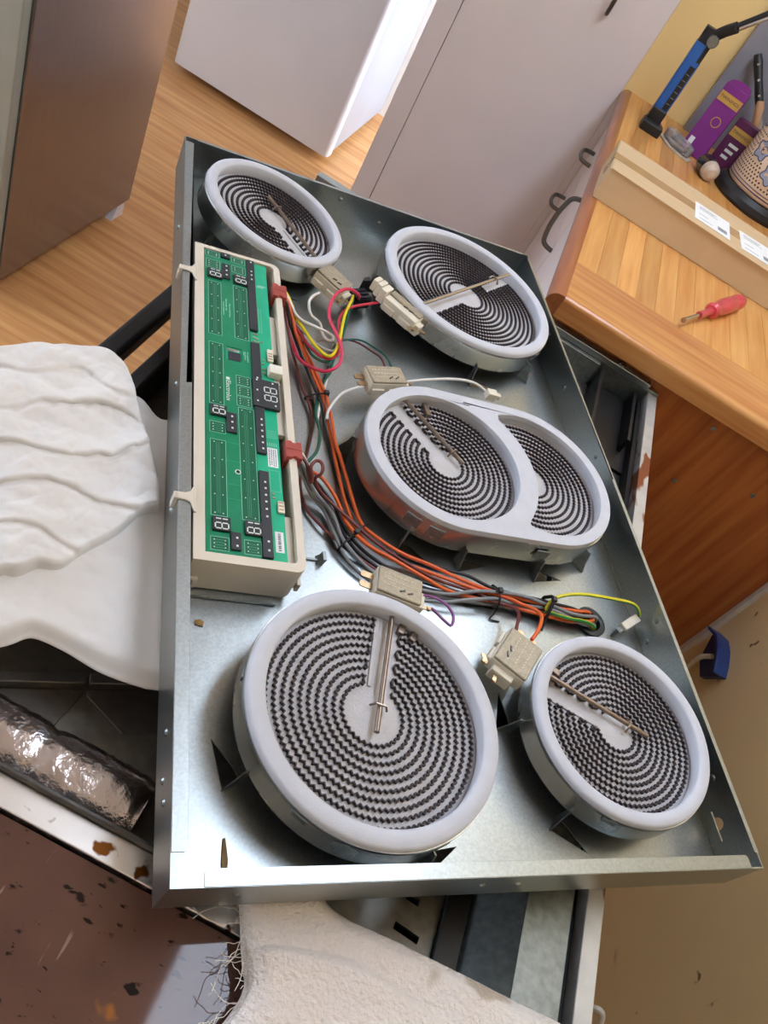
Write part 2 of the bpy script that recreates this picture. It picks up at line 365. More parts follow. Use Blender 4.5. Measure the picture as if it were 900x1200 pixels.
part(rp_, 'sloped_plate', galv_d, ck, smooth=False)
cpart(.2755, .343, .57, .95, -.601, -.592, 'rear_plate', mat('blue black steel', '3a4348', .35, .9, .1, 60))
cpart(.250, .2705, .215, .95, -.601, -.596, 'rear_channel', black_en)
# black bracket at the far rear corner
bk = MB(); bk.box(.268, .352, .955, 1.137, -.596 + H, -.590 + H); bk.box(.268, .274, .955, 1.137, -.600 + H, -.562 + H); bk.box(.33, .3355, 1.0, 1.137, -.600 + H, -.565 + H)
part(bk, 'corner_bracket', black_en, ck, bevel=.001)
part(MB().lathe([(0, .004), (.003, .004), (.006, .002), (.006, 0)], 12, T(.292, 1.147, -.546 + H)), 'screw', steel, ck)
# front
cpart(-.2155, -.200, .212, 1.145, -.640, -.556, 'front_panel', black_en, bevel=.002)
hb = cpart(-.287, -.262, .26, 1.155, -.640, -.615, 'door_handle', black_en, bevel=.006, segs=3)
for y in (.30, 1.10): part(WB(-.264, -.2145, y, y + .03, -.638, -.620), 'handle_bracket', black_en, ck, bevel=.002)
cpart(-.2155, -.200, .213, 1.145, -1.344, -.645, 'oven_door', black_en, bevel=.002)
cpart(-.215, .367, .212, 1.146, -1.36, -1.345, 'bottom_plate', dark_st)
for (x, y) in ((-.17, .25), (-.17, 1.1), (.32, .25), (.32, 1.1)): part(MB().lathe([(0, 0), (.018, 0), (.018, .045), (0, .045)], 14, T(x, y, 0)), 'foot', blackp, ck)
# folded flaps seen beside the insulation
for (u0, u1, nm) in ((-.026, .035, 1), (.0375, .168, 2)):
    M1 = T(-.1065, .2855, -.601 + H) @ Matrix.Rotation(math.radians(31), 4, 'Z')
    fp = MB(); fp.prism([(u0, .001), (u1, .001), (u1, -.002), (u1 - .024 if nm == 1 else u1, -.034), (u0 + (.026 if nm == 2 else 0), -.034), (u0, -.004)], -.001, .0006, M=M1)
    fl = part(fp, 'flap', mat('grey flap steel', '76726d', .4, .8, .1, 100), ck, bevel=.0006)
    part(MB().box(u0, u1, .0012, .010, -.001, .011, M1), 'flap_lip', mat('grey flap steel', '76726d'), fl, bevel=.001)
# foil covered insulation
rows = []; nA, nL = 22, 60
for i in range(nL + 1):
    t = i / nL; rr = 1.0 if t > .03 and t < .97 else .93
    row = []
    for j in range(nA + 1):
        a = PI * j / nA; wob = .0014 * noise.noise(Vector((t * 40, a * 9, 1.3))) + .001 * noise.noise(Vector((t * 14, a * 4, 5)))
        pinch = -.012 * math.exp(-((t - .60) / .02) ** 2)
        r = rr + pinch * 8
        row.append((t * .205, math.cos(a) * (.0265 + wob) * r, .0015 + math.sin(a) * (.0185 + wob) * r))
    rows.append(row)
fo = MB(); fo.grid(rows); n0 = len(fo.v)
fo.f.append(tuple(range(nA + 1))); fo.f.append(tuple(nL * (nA + 1) + j for j in range(nA + 1)))
tag(fo.build('insulation_roll', foil, matrix=T(-.197, .2415, -.5995 + H), angle=1.2), 'foil-covered insulation roll lying inside the cooker beside the stainless strip', 'insulation')

# neighbouring unit carrying the brown glass
nc = thing('side_cabinet', 'low white cupboard hidden under the brown glass sheet', 'cupboard', T(.05, -.1, 0))
part(WB(-.36, .45, -.45, .180, -1.40, -.572), 'carcass', white_lam, nc, smooth=False)
tag(MB().prism(rrect(-.37, .46, -.46, .1875, .006), -.5715 + H, -.5635 + H).build('glass_sheet', glass_b, origin=(0, 0, -.5715 + H), bevel=.001), 'stained brown glossy glass sheet along the cooker side strip', 'glass')

# ------------------------------------------------------------------ the tray frame
RT = Matrix.Rotation(0.4960289, 4, 'Z') @ Matrix.Rotation(0.0280177, 4, 'X') @ Matrix.Rotation(-0.0038683, 4, 'Y')
TT = T(0.0425252, 0.1711367, -0.4925546 + H) @ RT
TW, TL, TH = .480, .811, .0436
HEAT = {'B1': (.1486, .1180, .1013), 'B2': (.3766, .1158, .0848), 'B3': (.265, .387, .092), 'B4': (.3551, .6829, .1156), 'B5': (.1057, .7141, .0845)}
FINS = [('B1', 204), ('B1', 292), ('B1', 25), ('B2', 174), ('B2', 227), ('B2', 318), ('B3', 168), ('B3', 240), ('B3', 276), ('B3r', 268), ('B3r', 308), ('B4', 268), ('B4', 312), ('B4', 180), ('B5', 215), ('B5', 270), ('B5', 30)]
def fin_geo(k, deg):
    c = (.368, .389, .092) if k == 'B3r' else HEAT[k]
    a = math.radians(deg); d = Vector((math.cos(a), math.sin(a), 0)); t = Vector((-d.y, d.x, 0)); o = Vector((c[0], c[1], 0))
    return o, d, t, c[2]
holes = []
for k, deg in FINS:
    o, d, t, R = fin_geo(k, deg)
    sgn = -1 if (k in ('B1',) and deg == 204) or k == 'B2' and deg == 174 else 1
    if k == 'B1' and deg == 204: sgn = -1
    q = [o + d * (R + .013) , o + d * (R - .002), o + d * (R - .001) + t * sgn * .012, o + d * (R + .005) + t * sgn * .036]
    holes.append([(p.x, p.y) for p in q])
holes.append(circle(.420, .244, .0125, 24))
def ok(h): return all(.012 < x < TW - .012 and .012 < y < TL - .012 for x, y in h)
holes = [h for h in holes if ok(h)]
tr = thing('hob_tray', 'galvanised steel hob tray holding the five radiant heaters', 'tray', TT)
base = MB(); base.prism([(0.0012, .0012), (TW - .0012, .0012), (TW - .0012, TL - .0012), (.0012, TL - .0012)], -TH - .0012, -TH, holes=holes)
base.build('base_plate', galv, tr, smooth=False)
def hole_wall(): pass
wl = [MB().box(0, .0012, 0, TL, -TH - .0012, 0).build('wall', galv, tr, smooth=False),
      MB().prism([(0, -TH - .0012), (TL, -TH - .0012), (TL, 0), (0, 0)], TW - .0012, TW, holes=[[(.030, -.031), (.055, -.031), (.055, -.0295)] + [(.044 + .0055 * math.cos(t), -.0295 + .0075 * math.sin(t)) for t in [PI * k / 12 for k in range(13)]] + [(.030, -.0295)]],
                M=Matrix(((0, 0, 1, 0), (1, 0, 0, 0), (0, 1, 0, 0), (0, 0, 0, 1)))).build('wall', galv, tr, smooth=False),
      MB().box(.0012, TW - .0012, 0, .0012, -TH - .0012, 0).build('wall', galv, tr, smooth=False),
      MB().box(.0012, TW - .0012, TL - .0012, TL, -TH - .0012, 0).build('wall', galv, tr, smooth=False)]
MB().prism(rrect(.0003, .0102, .020, TL - .012, .003, corners=(1, 1, 0, 0)), -.0006, .0008).build('flange', galv, wl[0], bevel=.0004)
MB().prism(rrect(.020, TW - .014, .0003, .0105, .003, corners=(0, 1, 1, 0)), -.0006, .0008).build('flange', galv, wl[2], bevel=.0004)
MB().prism(rrect(TW - .0040, TW, .012, TL - .010, .0015, corners=(0, 0, 1, 1)), -.0006, .0008).build('flange', galv, wl[1], bevel=.0004)
MB().prism(rrect(.014, TW - .010, TL - .0040, TL, .0015, corners=(1, 0, 0, 1)), -.0006, .0008).build('flange', galv, wl[3], bevel=.0004)
# bright hem line where the rear wall is folded onto the floor
MB().box(TW - .0022, TW - .0012, .0012, TL - .0012, -TH, -TH + .0012).build('seam', galv, wl[1], smooth=False)
MB().box(.0012, TW - .0012, TL - .0022, TL - .0012, -TH, -TH + .0012).build('seam', galv, wl[3], smooth=False)
for k, deg in FINS:
    o, d, t, R = fin_geo(k, deg)
    Mf = Matrix((( d.x, 0, t.x, o.x), (d.y, 0, t.y, o.y), (0, 1, 0, 0), (0, 0, 0, 1)))
    MB().prism([(R + .014, -TH), (R - .002, -TH), (R - .0008, -.019), (R + .0042, -.019), (R + .006, -.026)], -.0006, .0006, M=Mf).build('spring_bracket', galv_d, tr, smooth=False)
def rivet(M1, w_=None, r=.0032):
    return MB().lathe([(0, .0016), (r * .6, .0014), (r, 0)], 14, M1).build('rivet', galv_d, w_ or tr)
Rx = Matrix.Rotation(-PI / 2, 4, 'Y')
for (y, z) in ((.236, -.013), (.224, -.034), (.080, -.016), (.45, -.012), (.57, -.02), (.66, -.014)): rivet(T(TW - .0012, y, z) @ Rx, wl[1])
for (x, z) in ((.20, -.012), (.33, -.012), (.26, -.026)): rivet(T(x, TL - .0012, z) @ Matrix.Rotation(PI / 2, 4, 'X'), wl[3])
for (y, z) in ((.285, -.022), (.42, -.015), (.10, -.018), (.07, -.024), (.055, -.02), (.66, -.02)): rivet(T(0, y, z) @ Rx, wl[0], .0028)
for x in (.22, .25, .045): rivet(T(x, 0, -.018) @ Matrix.Rotation(PI / 2, 4, 'X'), wl[2], .0028)
sb = MB(); sb.prism([(-.0011, -.012), (.0014, -.009), (.0022, -.003), (.0014, .004), (.0006, .011), (-.0008, .011), (-.0016, .003), (-.0022, -.005)], 0, .0014, M=T(.045, .029, -TH))
sb.build('burnt_residue', ceramic_dirt, tr)
sb = MB(); sb.prism([(-.003, -.002), (.003, -.003), (.004, .001), (.001, .003), (-.003, .002)], 0, .001, M=T(.028, .199, -TH)); sb.build('burnt_residue', ceramic_dirt, tr)
sb = MB(); sb.prism([(-.002, -.002), (.003, -.002), (.003, .001), (-.001, .002)], 0, .001, M=T(.467, .018, -TH)); sb.build('burnt_residue', ceramic_dirt, tr)
cp = MB(); cp.box(.120, .134, .2715, .2735, -TH, -TH + .002); cp.prism([(.130, -TH), (.136, -TH), (.137, -TH + .009), (.134, -TH + .009), (.133, -TH + .004)], .268, .277, M=Matrix(((1, 0, 0, 0), (0, 0, 1, 0), (0, 1, 0, 0), (0, 0, 0, 1))))
cp.build('wire_clip', galv_d, tr, smooth=False)

# ------------------------------------------------------------------ radiant heaters
BASE_Z, COIL_T = -.0150, -.0121
def ribbon(mb, pts, z0, z1, th=.0006):
    n = len(pts)
    if n < 2: return
    L_, R2 = [], []
    for i in range(n):
        a = pts[max(i - 1, 0)]; b = pts[min(i + 1, n - 1)]; tx, ty = b[0] - a[0], b[1] - a[1]; l = math.hypot(tx, ty) or 1
        L_.append((pts[i][0] - ty / l * th, pts[i][1] + tx / l * th)); R2.append((pts[i][0] + ty / l * th, pts[i][1] - tx / l * th))
    vs_ = [(x, y, z0) for x, y in L_] + [(x, y, z1) for x, y in L_] + [(x, y, z1) for x, y in R2] + [(x, y, z0) for x, y in R2]
    fs = []
    for i in range(n - 1):
        for q in range(3): fs.append((q * n + i, q * n + i + 1, (q + 1) * n + i + 1, (q + 1) * n + i))
    mb.add(vs_, fs)
def zig_arc(cx, cy, r, a0, a1, amp, half):
    n = max(4, int(abs(a1 - a0) * r / half)); out = []
    for i in range(n + 1):
        a = a0 + (a1 - a0) * i / n; rr = r + (amp if i % 2 else -amp); out.append((cx + rr * math.cos(a), cy + rr * math.sin(a)))
    return out
def zig_line(p, q, amp, half):
    l = math.hypot(q[0] - p[0], q[1] - p[1]); n = max(2, int(l / half)); tx, ty = (q[0] - p[0]) / l, (q[1] - p[1]) / l
    return [(p[0] + (q[0] - p[0]) * i / n - ty * (amp if i % 2 else -amp), p[1] + (q[1] - p[1]) * i / n + tx * (amp if i % 2 else -amp)) for i in range(n + 1)]
def coil_round(rin, rout, nr, chan, cw, amp=.00115, half=.0024, chan2=None):
    mb = MB(); prevS = prevE = None
    for i in range(nr):
        r = rin + (rout - rin) * i / (nr - 1); h = math.asin(min(.95, cw / r)); a0 = chan + h; a1 = chan + 2 * PI - h
        if chan2 is not None and r > rin + .3 * (rout - rin):
            h2 = math.asin(min(.5, .006 / r)); mid = chan + PI
            ribbon(mb, zig_arc(0, 0, r, a0, mid - h2, amp, half), BASE_Z, COIL_T); ribbon(mb, zig_arc(0, 0, r, mid + h2, a1, amp, half), BASE_Z, COIL_T)
        else: ribbon(mb, zig_arc(0, 0, r, a0, a1, amp, half), BASE_Z, COIL_T)
        S = (r * math.cos(a0), r * math.sin(a0)); E_ = (r * math.cos(a1), r * math.sin(a1))
        if i:
            if i % 2: ribbon(mb, zig_line(prevS, S, amp * .6, half), BASE_Z, COIL_T)
            else: ribbon(mb, zig_line(prevE, E_, amp * .6, half), BASE_Z, COIL_T)
        prevS, prevE = S, E_
    e0 = (rout * math.cos(chan + math.asin(cw / rout)), rout * math.sin(chan + math.asin(cw / rout)))
    return mb
def block(root, pos, ang, size=(.042, .027, .018), ztop=-.004, name='terminal_block', style=0):
    # pos: centre in heater coordinates, ang: direction of the long side
    M1 = T(pos[0], pos[1], 0) @ Matrix.Rotation(ang, 4, 'Z'); a, b, c = size[0] / 2, size[1] / 2, size[2]
    mb = MB(); mb.box(-a, a, -b, b, ztop - c, ztop - .003, M1)
    mb.box(a * .2, a * 1.28, -b * .7, b * .5, ztop - c - .002, ztop - .007, M1)
    mb.box(-a * .9, -a * .2, -b * 1.16, -b * .9, ztop - c, ztop - .010, M1); mb.box(a * .1, a * .8, -b * 1.16, -b * .9, ztop - c, ztop - .010, M1)
    if style == 1:
        mb.box(-a * 1.42, -a * 1.05, -b * .8, b * .9, ztop - c + .002, ztop + .001, M1); mb.box(-a * 1.72, -a * 1.45, -b * .6, b * .9, ztop - c + .004, ztop + .002, M1)
        mb.box(-a * 2.02, -a * 1.75, -b * .5, b * .8, ztop - c + .006, ztop + .002, M1)
    blk = mb.build(name, steat, root, bevel=.0008)
    pb = .55 if style == 1 else .98
    cvm = MB().box(-a * .98, a * .98, -b * .96 + (b * .9 if style == 1 else 0), b * pb + (b * .42 if style == 1 else 0), ztop - .003, ztop, M1)
    cvp = cvm.build('cover_plate', taupe, blk, bevel=.0012)
    em = MB(); y_ = b * .55
    for row in range(3):
        x_ = -a * .75
        while x_ < a * .6 and style != 1:
            l = random.uniform(.0012, .0032); em.box(x_, x_ + l, y_ - .0012, y_, ztop, ztop + .0002, M1); x_ += l + .0012
        y_ -= b * .42
    if em.v: em.build('stamped_marks', mat('pale stamping', 'c3b9a4', .5), blk, smooth=False)['kind'] = 'stuff'
    for k in range(2):     # cut marks and embossing of the cover
        MB().box(-.0026, .0026, -.0006, .0006, ztop, ztop + .0012, M1 @ T(a * (.1 + .35 * k), -b * .45, 0) @ Matrix.Rotation(.5, 4, 'Z')).build('stamped_lug', dark_st, blk, smooth=False)
    for (x, y) in ((-a * 1.0 - .006, b * .45), (-a * 1.0 - .006, -b * .35)) if style != 1 else ((a * .2, -b * .55),):
        MB().prism(rrect(x - .006, x + .006, y - .0032, y + .0032, .002), ztop - .0112, ztop - .0100, M=M1).build('terminal_tab', brass, blk, bevel=.0002)
    for (x, y, r) in ((a * 1.28 + .003, -b * .3, .2), (a * .95, -b * 1.2, .9)):
        tb = MB(); tb.box(-.005, .005, -.002, .002, -.0005, .0005, M1 @ T(x, y, ztop - .011) @ Matrix.Rotation(r, 4, 'Z')); tb.lathe([(0, -.0015), (.002, -.0015), (.002, .0015), (0, .0015)], 10, M1 @ T(x + .003, y, ztop - .011))
        tb.build('crimp_terminal', brass, blk, bevel=.0003)
    return blk
def heater(key, label, tilt, rin, nr, rc_in, chan_deg, cw, rod, bl_pos, bl_ang, style=0, half=.0024, size=(.042, .027, .018), chan2=None, rod_over=False, amp=.00115):
    cx, cy, R = HEAT[key]
    root = thing('radiant_heater', label, 'heater', TT @ T(cx, cy, .0044) @ Matrix.Rotation(tilt[0], 4, 'X') @ Matrix.Rotation(tilt[1], 4, 'Y'), 'radiant heaters in the tray')
    wdt = R - rin
    rg = MB(); rg.lathe([(rin + .0015, BASE_Z + .0003), (rin, -.0018), (rin + .0016, 0), (R - .0022, 0), (R - .0004, -.0015), (R, -.0035), (R, -.0065), (R - .003, -.0065)], 96)
    rgo = rg.build('insulation_ring', ring_m, root, angle=.9)
    pn = MB(); pn.lathe([(R - .0015, -.0055), (R + .0008, -.0055), (R + .0012, -.0075), (R + .0006, -.0088), (R + .0006, -.0290), (R - .003, -.0315), (0, -.0315)], 96)
    pno = pn.build('metal_pan', pan_m, root, angle=.5)
    for q in range(4):
        aa = math.radians(chan_deg + 95 + q * 62)
        MB().box(-.0004, .0010, -.006, .006, -.013, -.008, Matrix.Rotation(aa, 4, 'Z') @ T(R + .0006, 0, 0)).build('pan_clip', galv_d, pno, bevel=.0004)
    MB().lathe([(rin + .002, BASE_Z - .004), (rin + .002, BASE_Z), (rc_in * .9, BASE_Z), (rc_in * .75, BASE_Z + .0008), (0, BASE_Z + .0012)], 72).build('base_disc', base_m, root)
    ch = math.radians(chan_deg)
    coil_round(rc_in, rin - .0035, nr, ch, cw, half=half, chan2=chan2, amp=amp).build('heating_coil', coil_m, root, smooth=False)
    # raised fibre bar beside the rod and the two coil terminals on the ring wall
    MB().box(rc_in * .9, rin - .001, -.0018, .0018, BASE_Z - .001, BASE_Z + .0016, Matrix.Rotation(ch + .05, 4, 'Z') @ T(0, cw * .45, 0)).build('fibre_bar', base_m, root, bevel=.0006)
    for s_ in (-1, 1):
        MB().box(rin - .008, rin + .001, -.003, .003, BASE_Z, BASE_Z + .005, Matrix.Rotation(ch - (cw * 1.6 + s_ * .006) / rin, 4, 'Z')).build('coil_terminal', rod_m, root, bevel=.0008)
    (xa, ya, za), (xb, yb, zb) = rod
    A = Vector((xa - cx, ya - cy, za)); B = Vector((xb - cx, yb - cy, zb)); D = (B - A).normalized()
    ro = MB(); ro.tube([A - D * .012, B - D * .002, B], .0021, 12); rdo = ro.build('limiter_rod', steel if rod_over else rod_m, root)
    ky = MB(); P = A + (B - A) * .80
    ky.tube([P + Vector((-D.y, D.x, 0)) * .007 + Vector((0, 0, -.003)), P + Vector((-D.y, D.x, 0)) * .004 + Vector((0, 0, .0024)), P - Vector((-D.y, D.x, 0)) * .004 + Vector((0, 0, .0024)), P - Vector((-D.y, D.x, 0)) * .007 + Vector((0, 0, -.003))], .0010, 6)
    ky.build('rod_clip', rod_m, rdo)
    if bl_pos: block(root, (bl_pos[0] - cx, bl_pos[1] - cy), bl_ang, size, style=style, ztop=-.005)
    return root
D2 = math.radians
heater('B1', 'large round radiant heater with rod pointing at the orange wires', (-.0367, .0349), .0875, 10, .025, 72, .0115,
       ((.177, .204, -.0075), (.146, .101, -.0075)), (.189, .2335), D2(-15))
heater('B2', 'small round radiant heater beside the black grommet and earth lead', (-.0211, -.051), .0732, 10, .0185, 148, .0095,
       ((.322, .160, -.0075), (.403, .109, -.0075)), (.2935, .180), D2(-131), size=(.041, .034, .018))
heater('B4', 'largest round radiant heater with a rod right across its face', (-.0156, .0246), .1022, 13, .024, 220, .010,
       ((.283, .622, .0005), (.428, .7425, .0005)), (.252, .608), D2(-43), style=1, half=.0021, size=(.046, .020, .018), chan2=True, amp=.0009, rod_over=True)
heater('B5', 'small round radiant heater tilted up behind the circuit board', (-.0055, .1300), .0728, 9, .019, 304, .0095,
       ((.152, .667, -.0075), (.099, .745, -.0075)), (.176, .640), D2(-38), half=.0021, size=(.038, .029, .018), amp=.0009)

# the oval heater
cx, cy, R = HEAT['B3']; ov = thing('oval_heater', 'oval two-zone radiant heater with a round main ring and crescent side zone', 'heater', TT @ T(cx, cy, .0044) @ Matrix.Rotation(-.012, 4, 'X') @ Matrix.Rotation(.010, 4, 'Y'), 'radiant heaters in the tray')
dx, dy = .103, .002
def stadium(r, n=30):
    return [(r * math.cos(PI / 2 + PI * i / n), r * math.sin(PI / 2 + PI * i / n)) for i in range(n + 1)] + [(dx + r * math.cos(-PI / 2 + PI * i / n), dy + r * math.sin(-PI / 2 + PI * i / n)) for i in range(n + 1)]
RI, RD, RO = .0785, .1000, .0795
def crescent(n=40, grow=0.0):
    d = math.hypot(dx, dy); r0, r1 = RD + grow, RO - grow
    a = (r0 * r0 - r1 * r1 + d * d) / (2 * d); hh = math.sqrt(r0 * r0 - a * a)
    al = math.atan2(hh, a); be = math.atan2(hh, a - d)
    # outer arc around the right lobe, then back along the divider; blunt the tips
    be *= .965
    o = [(dx + r1 * math.cos(t), dy + r1 * math.sin(t)) for t in [-be + 2 * be * i / n for i in range(n + 1)]]
    al *= .93
    i_ = [(r0 * math.cos(t), r0 * math.sin(t)) for t in [al - 2 * al * i / n for i in range(n + 1)]]
    return o + i_
rg = MB(); rg.prism(stadium(R - .0008), -.0060, 0, holes=[circle(0, 0, RI, 72), crescent()]); rg.build('insulation_ring', ring_m, ov, angle=.7, bevel=.0012)
iw = MB(); iw.lathe([(RI + .003, -.005), (RI + .001, -.005), (RI + .002, BASE_Z)], 72); iw.build('insulation_wall', ring_m, ov)
c1 = crescent(); c2 = crescent(40, -.0015); n_ = len(c1); iw = MB(); iw.add([(x, y, -.005) for x, y in c2] + [(x, y, BASE_Z) for x, y in c2], [(i, (i + 1) % n_, (i + 1) % n_ + n_, i + n_) for i in range(n_)]); iw.build('insulation_wall', ring_m, ov)
pn = MB(); pn.prism(stadium(R + .0006), -.0315, -.0055, holes=[stadium(R - .0006)]); pno = pn.build('metal_pan', pan_m, ov, angle=.4)
MB().prism(stadium(R - .0007), -.0312, -.0300).build('pan_bottom', pan_m, ov, smooth=False)
for (x, y, a) in ((-.028, -.0882, -108), (-.050, -.078, -122), (.09, -.0925, -90)):
    MB().box(-.0004, .0010, -.008, .008, -.022, -.010, T(x, y, 0) @ Matrix.Rotation(D2(a), 4, 'Z')).build('pan_clip', galv_d, pno, bevel=.0004)
MB().prism(stadium(R - .006), BASE_Z - .004, BASE_Z).build('base_disc', base_m, ov, smooth=False)
coil_round(.020, RI - .0035, 10, D2(126), .0095, half=.0023, amp=.0010).build('heating_coil', coil_m, ov, smooth=False)
cm = MB(); d = math.hypot(dx, dy); nr = 9
for i in range(nr):
    r = .022 + (RO - .0045 - .022) * i / (nr - 1)
    rd = RD + .004; cosv = (rd * rd - d * d - r * r) / (2 * d * r)
    a_lim = math.acos(max(-1, min(1, cosv))) if abs(cosv) < 1 else PI
    a_lim = min(a_lim, 2.2)
    pts = [p for p in zig_arc(dx, dy, r, -a_lim + .02, a_lim - .02, .0009, .0022) if math.hypot(*p) > RD + .0025]
    ribbon(cm, pts, BASE_Z, COIL_T)
cm.build('side_coil', coil_m, ov, smooth=False)
MB().lathe([(.0185, BASE_Z), (.014, BASE_Z + .0010), (0, BASE_Z + .0014)], 40).build('centre_pad', base_m, ov)
ro = MB(); A = Vector((.224 - cx, .4645 - cy, -.0072)); B = Vector((.282 - cx, .385 - cy, -.0072)); D = (B - A).normalized(); ro.tube([A - D * .004, B - D * .003, B], .0021, 12)
rdo = ro.build('limiter_rod', rod_m, ov); P = A + (B - A) * .84; S = Vector((-D.y, D.x, 0))
MB().tube([P + S * .007 + Vector((0, 0, -.003)), P + S * .004 + Vector((0, 0, .0024)), P - S * .004 + Vector((0, 0, .0024)), P - S * .007 + Vector((0, 0, -.003))], .001, 6).build('rod_clip', rod_m, rdo)
block(ov, (.216 - cx, .4945 - cy), D2(16), (.044, .024, .018), ztop=-.010)
MB().box(RI - .018, RI - .001, -.003, .003, BASE_Z, BASE_Z + .006, Matrix.Rotation(D2(98), 4, 'Z')).build('coil_terminal', rod_m, ov, bevel=.0008)
tb = MB(); tb.box(-.006, .006, -.005, .005, -.020, -.010, T(.352 - cx, .512 - cy, 0)); tb.box(.004, .012, -.003, .003, -.018, -.012, T(.352 - cx, .512 - cy, 0)); tb.build('side_terminal', steat, ov, bevel=.001)

# ------------------------------------------------------------------ control module
cmx = thing('control_module', 'cream framed hob control module with green circuit board and digit displays', 'circuit board', TT @ T(.057, .420, 0))
O = Vector((.057, .420, 0))
def cpt(mb, name, m_, parent=None, **k):
    mb.v = [tuple(Vector(v) - O) for v in mb.v]; return mb.build(name, m_, parent or cmx, **k)
def mbox(x0, x1, y0, y1, z0, z1): return MB().box(*mm(x0, x1, y0, y1, z0, z1))
def mpr(poly, z0, z1, holes=()): return MB().prism([mm(*q) for q in poly], z0 / 1e3, z1 / 1e3, [[mm(*q) for q in h] for h in holes])
out_ = rrect(12, 102, 227, 614, 9, corners=(1, 1, 0, 0)); inn = rrect(21.3, 95.2, 235, 609.3, 5, corners=(1, 1, 0, 0))
hs = cpt(mpr(out_, -38, 0.5, [inn]), 'housing', cream, bevel=.0006)
cpt(mpr(rrect(19, 88, 232, 611, 2), -14, -12), 'housing_floor', cream, hs, smooth=False)
cpt(mpr(rrect(86, 97, 232, 611, 2), -37, -35), 'pocket_floor', cream, hs, smooth=False)
cpt(mbox(87.6, 95.5, 236, 285, -12, -6), 'pocket_ledge', cream, hs, bevel=.0006); cpt(mbox(87.6, 95.5, 375, 440, -12, -5), 'pocket_ledge', cream, hs, bevel=.0006); cpt(mbox(87.6, 95.5, 480, 535, -12, -6), 'pocket_ledge', cream, hs, bevel=.0006)
for y in (565, 283):
    arm = mpr([(-2, y - 3.5), (5, y - 3.5), (9, y - 5), (12.3, y - 14), (12.3, y + 12), (9, y + 5), (5, y + 3.2), (-2, y + 3.2)], .7, 2.6); arm.box(*mm(-3.5, .05, y - 3.5, y + 3.2, -12, 2.6)); arm.box(*mm(11.9, 14, y - 14, y + 12, -4, 2.6))
    cpt(arm, 'clip_arm', cream, hs, bevel=.0006)
cpt(mbox(15.5, 22, 224.5, 227.2, -36, -22), 'lock_tab', cream, hs, bevel=.0012); cpt(mbox(17.5, 20, 224, 226, -32, -24), 'lock_pin', steel, hs, bevel=.0003)
cpt(mbox(101.5, 105, 229, 240, -30, -20), 'side_catch', cream, hs, bevel=.0008)
cpt(mbox(10, 90, 221, 250, -42.5, -39.5), 'mounting_plate', galv, smooth=False)
MH = circle(49.2, 319.4, 1.7, 16)
bd = cpt(mpr(rrect(22, 87.6, 235.6, 608.6, .8), -3.6, -2.0, [MH]), 'circuit_board', pcb_l, smooth=False)
cpt(mpr([(22, 235.8), (66.5, 235.8), (66.5, 246), (66.5, 608.4), (22, 608.4)], -2.0, -1.0, [rrect(42, 57, 452, 470, 1.2), MH]), 'touch_board', pcb_d, bd, smooth=False)
cpt(mbox(44, 56, 453, 464, -2, -1.2), 'chip', softblack, bd, bevel=.0002); cpt(mbox(43, 55, 465.5, 468.5, -2, -1.5), 'chip', steel, bd, bevel=.0002)
ZT = -1.0
pads = [(22.9, 37.5, 599, 608), (23.6, 37.8, 580.5, 594), (50, 64.3, 599, 608), (50.2, 64.6, 583, 594.5), (25.5, 38.6, 482, 560), (50.7, 64.8, 484, 562), (25.7, 39, 392, 471),
        (25.7, 39.7, 358.5, 371.2), (26, 39.5, 271, 351), (51.3, 65.6, 271, 394), (25.5, 40.2, 238.4, 251.2), (52.2, 66.2, 238.4, 252),
        (50.4, 64.2, 422, 434), (50.4, 64.2, 409, 421), (50.4, 64.2, 396, 408)]
def frame(mb, x0, x1, y0, y1, t, z0, z1):
    for q in ((x0, x1, y0, y0 + t), (x0, x1, y1 - t, y1), (x0, x0 + t, y0, y1), (x1 - t, x1, y0, y1)): mb.box(*mm(*q, z0, z1))
sk = MB(); dots = MB()
for (x0_, x1_, y0_, y1_) in pads:
    cpt(mbox(x0_, x1_, y0_, y1_, ZT, ZT + .12), 'touch_pad', pcb_dd, bd, smooth=False)
    frame(sk, x0_, x1_, y0_, y1_, .42, ZT + .12, ZT + .2)
    n = max(2, int((y1_ - y0_) / 18))
    for k in range(n + 1):
        yy = y0_ + 3 + (y1_ - y0_ - 6) * k / n
        for xx in ((x0_ + 3.4, x1_ - 3.4) if n > 2 else (x0_ + 3, x1_ - 3)): dots.box(*mm(xx - .45, xx + .45, yy - .45, yy + .45, ZT + .12, ZT + .24))
    if y1_ - y0_ < 16:
        for k in range(4): sk.box(*mm(x0_ + 3, x1_ - 3, y0_ + 2.6 + k * 2.4, y0_ + 2.72 + k * 2.4, ZT + .12, ZT + .17))
    else:
        for k in range(3): sk.box(*mm(x0_ + 5.2 + k * 1.3, x0_ + 5.3 + k * 1.3, y0_ + 3, y1_ - 3, ZT + .12, ZT + .16))
cpt(sk, 'pad_outlines', silk_g, bd, smooth=False)['kind'] = 'stuff'; cpt(dots, 'pad_dots', silk, bd, smooth=False)['kind'] = 'stuff'
ln = MB()
for y in (305, 330, 350, 290): ln.box(*mm(40, 51, y, y + .25, ZT, ZT + .1))
cpt(ln, 'board_traces', pcb_l, bd, smooth=False)
cpt(MB().lathe([(.0026, 0), (.0026, .0002), (.0017, .0002), (.0017, 0)], 20, T(*mm(49.2, 319.4, ZT))), 'mounting_hole_ring', silk, bd)
